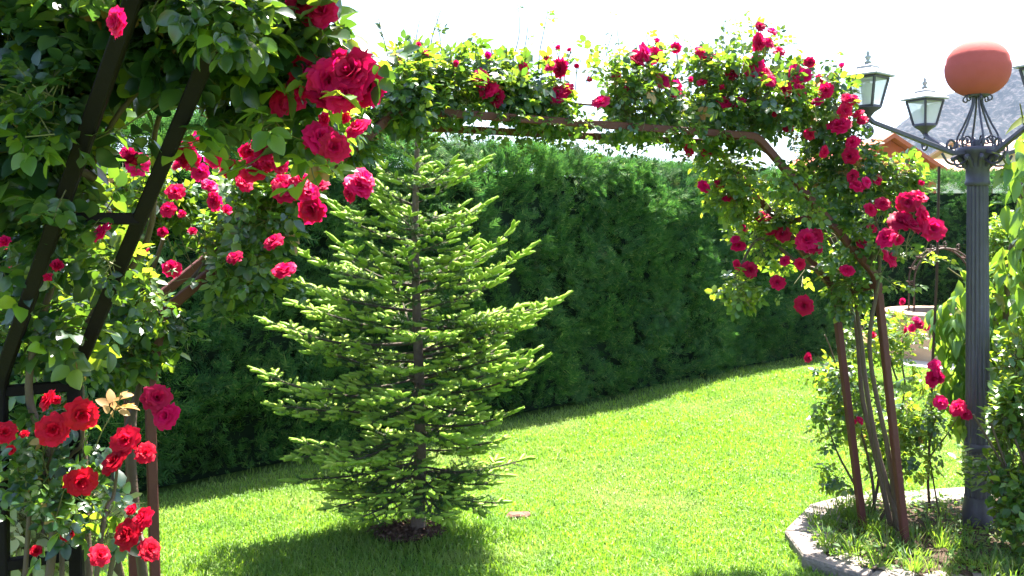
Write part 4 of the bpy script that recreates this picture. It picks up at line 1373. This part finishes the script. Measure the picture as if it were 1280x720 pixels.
leaves(f, [Z(1200, 395, 4.92, 32, 62, .18, 105), Z(1212, 470, 4.95, 36, 70, .2, 120), Z(1258, 400, 4.95, 42, 80, .2, 150), Z(1265, 500, 4.9, 40, 70, .2, 130), Z(1275, 330, 4.6, 34, 36, .16, 34), Z(1183, 345, 4.9, 18, 24, .1, 20),
           Z(1266, 200, 4.35, 18, 30, .1, 9), Z(1280, 150, 4.4, 14, 36, .1, 9), Z(1262, 258, 4.5, 16, 20, .1, 5), Z(1310, 250, 4.6, 40, 140, .25, 120)],
       [LANCE], .115, 0, None, .45, .95, 5, -.6)
f.build('crown', M['cherry_leaf'], ch)

ev = thing('evergreen_shrub', 'glossy small-leaved evergreen shrub in front of the lamp post foot', 'shrub', (2.55, 4.2, .05))
f = MB()
leaves(f, [Z(1276, 600, 4.2, 36, 66, .22, 620), Z(1266, 520, 4.3, 26, 46, .16, 260), Z(1295, 540, 4.2, 46, 90, .25, 480), Z(1240, 575, 4.3, 14, 24, .06, 26), Z(1212, 568, 4.3, 16, 16, .06, 22), Z(1285, 660, 4.1, 34, 30, .2, 180), Z(1275, 450, 4.4, 30, 50, .16, 200)],
       [OVAL_LO, SMALL], .050, 0, 1, .5, -.15, 7, -.25)
# upright leafy shoots
for (x, y) in ((1232, 512), (1205, 560), (1245, 480), (1260, 470), (1214, 575)):
    p0 = P(x, y + 40, 4.25); p1 = P(x, y, 4.2)
    for k in range(16):
        t_ = k / 15
        p = lerp(p0, p1, t_)
        a = k * 2.4
        dd = np.array([math.cos(a), math.sin(a), .7])
        f.inst(OVAL_LO[0], OVAL_LO[1], frames(dd[None], np.array([[0, 0, 1.]])), p[None], np.array([.05]), 0, True)
f.build('foliage', [M['laurel_leaf'], M['twig']], ev)
mb = MB()
for k in range(8):
    t_ = P(random.uniform(1215, 1285), random.uniform(500, 600), 4.2)
    tube(mb, spline([np.array([2.55 + random.uniform(-.06, .06), 4.2 + random.uniform(-.06, .06), .03]), lerp(np.array([2.55, 4.2, .05]), t_, .5) + RAND(1)[0] * .03, t_], 5), .006, 5)
mb.build('stem', M['cane'], ev)

# clipped round bush behind
rbsh = thing('round_bush', 'rounded light green bush against the rear hedge right of the lamp post', 'bush', (5.25, 9.2, 0))
f = MB()
leaves(f, [Z(1268, 310, 9.2, 42, 46, .42, 2300), Z(1268, 380, 9.2, 44, 60, .42, 1500)], [SMALL, OVAL_LO], .055, 0, 1, .7, -.1, 4, -.9)
f.build('foliage', [M['bush_leaf'], M['twig']], rbsh)
mb = MB()
for k in range(5):
    a = k * 1.3
    tube(mb, [np.array([5.25, 9.2, 0]), np.array([5.25 + .2 * math.cos(a), 9.2 + .2 * math.sin(a), 1.1])], [.03, .012], 6)
mb.build('stem', M['bark'], rbsh)

# ------------------------------------------------------------------ well with iron arch
WC = P(1178, 450, 10.6); WC[2] = 0
well = thing('garden_well', 'round peach plastered garden well with a rusty iron arch in front of the rear hedge', 'well', WC)
mb = MB()
lathe(mb, [(.60, 0), (.60, .50), (.44, .50), (.44, .1)], WC, 40, 0, False)
mb.build('wall', M['plaster'], well)
mb = MB()
lathe(mb, [(.645, .502), (.655, .51), (.655, .56), (.64, .575), (.43, .575), (.43, .502)], WC, 40, 0, False)
mb.build('coping', M['coping'], well)
mb = MB()
lathe(mb, [(.95, 0), (.95, .03), (.6, .035)], WC + np.array([.05, -.1, 0]), 40, 0, False)
mb.build('slab', M['pale_stone'], well)
mb = MB()
for dy in (-.07, .07):
    pts = []
    for i in range(25):
        a = PI * i / 24
        pts.append(WC + np.array([.37 * math.cos(a), dy, .92 + .40 * math.sin(a)]))
    pts = [WC + np.array([.37, dy, .57])] + pts + [WC + np.array([-.37, dy, .57])]
    tube(mb, pts, .011, 6)
for i in range(0, 25, 3):
    a = PI * i / 24
    for rr in (.37, .39):
        p = WC + np.array([rr * math.cos(a), 0, .92 + (rr + .03) * math.sin(a)])
        tube(mb, [p + [0, -.09, 0], p + [0, .09, 0]], .008, 5)
    h = np.array([math.cos(a), 0, 0]); 
    tube(mb, spiral(WC + np.array([.40 * math.cos(a), -.08, .92 + .45 * math.sin(a)]), np.array([1., 0, 0]), .035, 1.1, a, 1, 14), .006, 5)
mb.build('iron_arch', M['iron'], well)

# ------------------------------------------------------------------ houses and hills
def house(name_label, x0, x1, y0, y1, eave, ridge, wall, axis='x', group='houses beyond the hedge', roof='roof_tile'):
    cx, cy = (x0 + x1) / 2, (y0 + y1) / 2
    root = thing('house', name_label, 'house', (cx, cy, 0), group)
    mb = MB()
    box(mb, (x0, y0, 0), (x1, y1, eave))
    if ridge > eave:
        if axis == 'y':     # ridge runs along y, gable faces the garden
            for yy in (y0, y1):
                mb.add([(x0, yy, eave), (x1, yy, eave), (cx, yy, ridge)], [(0, 1, 2)])
        else:
            for xx in (x0, x1):
                mb.add([(xx, y0, eave), (xx, y1, eave), (xx, cy, ridge)], [(0, 1, 2)])
    mb.build('wall', M[wall], root)
    mb = MB()
    o_ = .4; th = .14
    if ridge > eave:
        if axis == 'y':
            hw = (x1 - x0) / 2; sl = (ridge - eave) / hw
            for s in (-1, 1):
                q = [(cx, y0 - o_, ridge + .02), (cx, y1 + o_, ridge + .02), (cx + s * (hw + o_), y1 + o_, eave - sl * o_ + .02), (cx + s * (hw + o_), y0 - o_, eave - sl * o_ + .02)]
                mb.add(q + [(a, b, c + th) for a, b, c in q], [(0, 1, 2, 3), (7, 6, 5, 4), (0, 4, 5, 1), (1, 5, 6, 2), (2, 6, 7, 3), (3, 7, 4, 0)])
        else:
            hw = (y1 - y0) / 2; sl = (ridge - eave) / hw
            for s in (-1, 1):
                q = [(x0 - o_, cy, ridge + .02), (x1 + o_, cy, ridge + .02), (x1 + o_, cy + s * (hw + o_), eave - sl * o_ + .02), (x0 - o_, cy + s * (hw + o_), eave - sl * o_ + .02)]
                mb.add(q + [(a, b, c + th) for a, b, c in q], [(0, 1, 2, 3), (7, 6, 5, 4), (0, 4, 5, 1), (1, 5, 6, 2), (2, 6, 7, 3), (3, 7, 4, 0)])
    else:
        box(mb, (x0 - .2, y0 - .2, eave + .003), (x1 + .2, y1 + .2, eave + .2))
    mb.build('roof', M[roof], root)
    k = max(1, int((x1 - x0) / 2.6))
    for i in range(k):
        xc = x0 + (i + .5) * (x1 - x0) / k
        mb = MB(); box(mb, (xc - .45, y0 - .06, eave - 1.75), (xc + .45, y0 + .02, eave - .55)); w = mb.build('window', M['shutter'], root)
        mb = MB(); box(mb, (xc - .36, y0 - .08, eave - 1.66), (xc + .36, y0 - .062, eave - .64)); mb.build('pane', M['dark_glass'], w)
    return root


house('orange-red walled house with a red tiled gable beyond the rear hedge', 10.4, 13.4, 28, 36, 3.3, 4.3, 'wall_red', 'y', roof='roof_red')
house('long off-white house with a low tiled roof beyond the rear hedge', 17.0, 22.6, 40, 48, 3.9, 4.7, 'wall_white', 'x')
house('peach walled house highest on the slope right of the lamp globe', 25.2, 34, 46, 54, 5.3, 6.2, 'wall_peach', 'x')

# hills: ridge heights follow the skyline
mb = MB()
prof = [(-900, 236), (300, 238), (700, 232), (1000, 224), (1075, 196), (1120, 172), (1150, 150), (1175, 138), (1205, 140), (1240, 128), (1270, 108), (1310, 88), (1400, 60), (1500, 72), (1650, 40), (1900, 90), (2300, 150), (3200, 230)]
px_ = np.concatenate([np.linspace(-900, 1000, 60), np.linspace(1010, 1420, 210), np.linspace(1440, 3200, 60)])
py_ = np.interp(px_, [a for a, b in prof], [b for a, b in prof])
rows = 80
D0, D1, D2 = 430., 640., 1000.
V = np.zeros((rows, len(px_), 3))
for j in range(rows):
    t = j / (rows - 1)
    D = D0 + (D2 - D0) * t
    tr = (D - D0) / (D1 - D0)
    zr = EYE + (281 - py_) / FPX * D1
    if tr <= 1: z = zr * (.5 - .5 * math.cos(PI * tr ** 1.1))
    else: z = zr * (1 - .5 * ((D - D1) / (D2 - D1)) ** 2)
    a = np.arctan((px_ - 640) / FPX)
    X_ = D * (px_ - 640) / FPX; Y_ = np.full(len(px_), D)
    pp = np.stack([X_, Y_, X_ * 0], 1)
    rough_ = (6.5 * fnoise(pp, .03, 71) + 3.6 * fnoise(pp, .09, 72) + 2.2 * fnoise(pp, .22, 73)) * np.clip(z / 45, 0, 1)
    V[j] = np.stack([X_, Y_, z + rough_ * 1 - (2 if j == 0 else 0)], 1)
nx = len(px_)
ii, jj = np.meshgrid(np.arange(nx - 1), np.arange(rows - 1))
b0 = (jj * nx + ii).ravel()
mb.add(V.reshape(-1, 3), np.stack([b0, b0 + 1, b0 + nx + 1, b0 + nx], 1), 0, True)
tag(mb.build('hills', M['hillside']), 'grey rocky scrub hillside rising at right', 'hill', kind='structure')

# ------------------------------------------------------------------ air
m, nt, N, L = newmat('haze')
pv = N.new('ShaderNodeVolumePrincipled')
pv.inputs['Color'].default_value = (.42, .60, 1.0, 1)
pv.inputs['Density'].default_value = .00016
pv.inputs['Anisotropy'].default_value = 0.0
out = N.new('ShaderNodeOutputMaterial'); L.new(pv.outputs[0], out.inputs['Volume'])
M['haze'] = m
mb = MB()
box(mb, (-3200, -3200, -8), (3200, 3200, 190))
tag(mb.build('haze', M['haze']), 'thin pale haze in the air before the hills', 'haze', kind='stuff')

# ------------------------------------------------------------------ light
w = bpy.data.worlds.new('World')
scene.world = w
w.use_nodes = True
nt = w.node_tree
bg = nt.nodes['Background']
sky = nt.nodes.new('ShaderNodeTexSky')
sky.sky_type = 'NISHITA'
sky.sun_disc = False
EL, AZ = math.radians(66), math.radians(30)     # AZ: from +Y towards +X
sky.sun_elevation = EL
sky.sun_rotation = AZ
sky.dust_density = 2.0
nt.links.new(sky.outputs[0], bg.inputs[0])
bg.inputs[1].default_value = 0.072
sd = bpy.data.lights.new('sun', 'SUN')
sd.energy = 5.0
sd.angle = math.radians(.55)
sd.color = (1, .95, .86)
so = bpy.data.objects.new('sun', sd)
col.objects.link(so)
S = Vector((math.sin(AZ) * math.cos(EL), math.cos(AZ) * math.cos(EL), math.sin(EL)))
so.rotation_euler = (-S).to_track_quat('-Z', 'Y').to_euler()
so.location = (0, 0, 30)

vs = scene.view_settings
scene.display_settings.display_device = 'sRGB'
vs.view_transform = 'Standard'
vs.look = 'None'
vs.gamma = 1
vs.use_curve_mapping = False
vs.exposure = 2.88
cy = scene.cycles
cy.max_bounces = 8
cy.transparent_max_bounces = 12
cy.transmission_bounces = 6
cy.use_denoising = True
try:
    cy.denoiser = 'OPENIMAGEDENOISE'
except Exception:
    pass
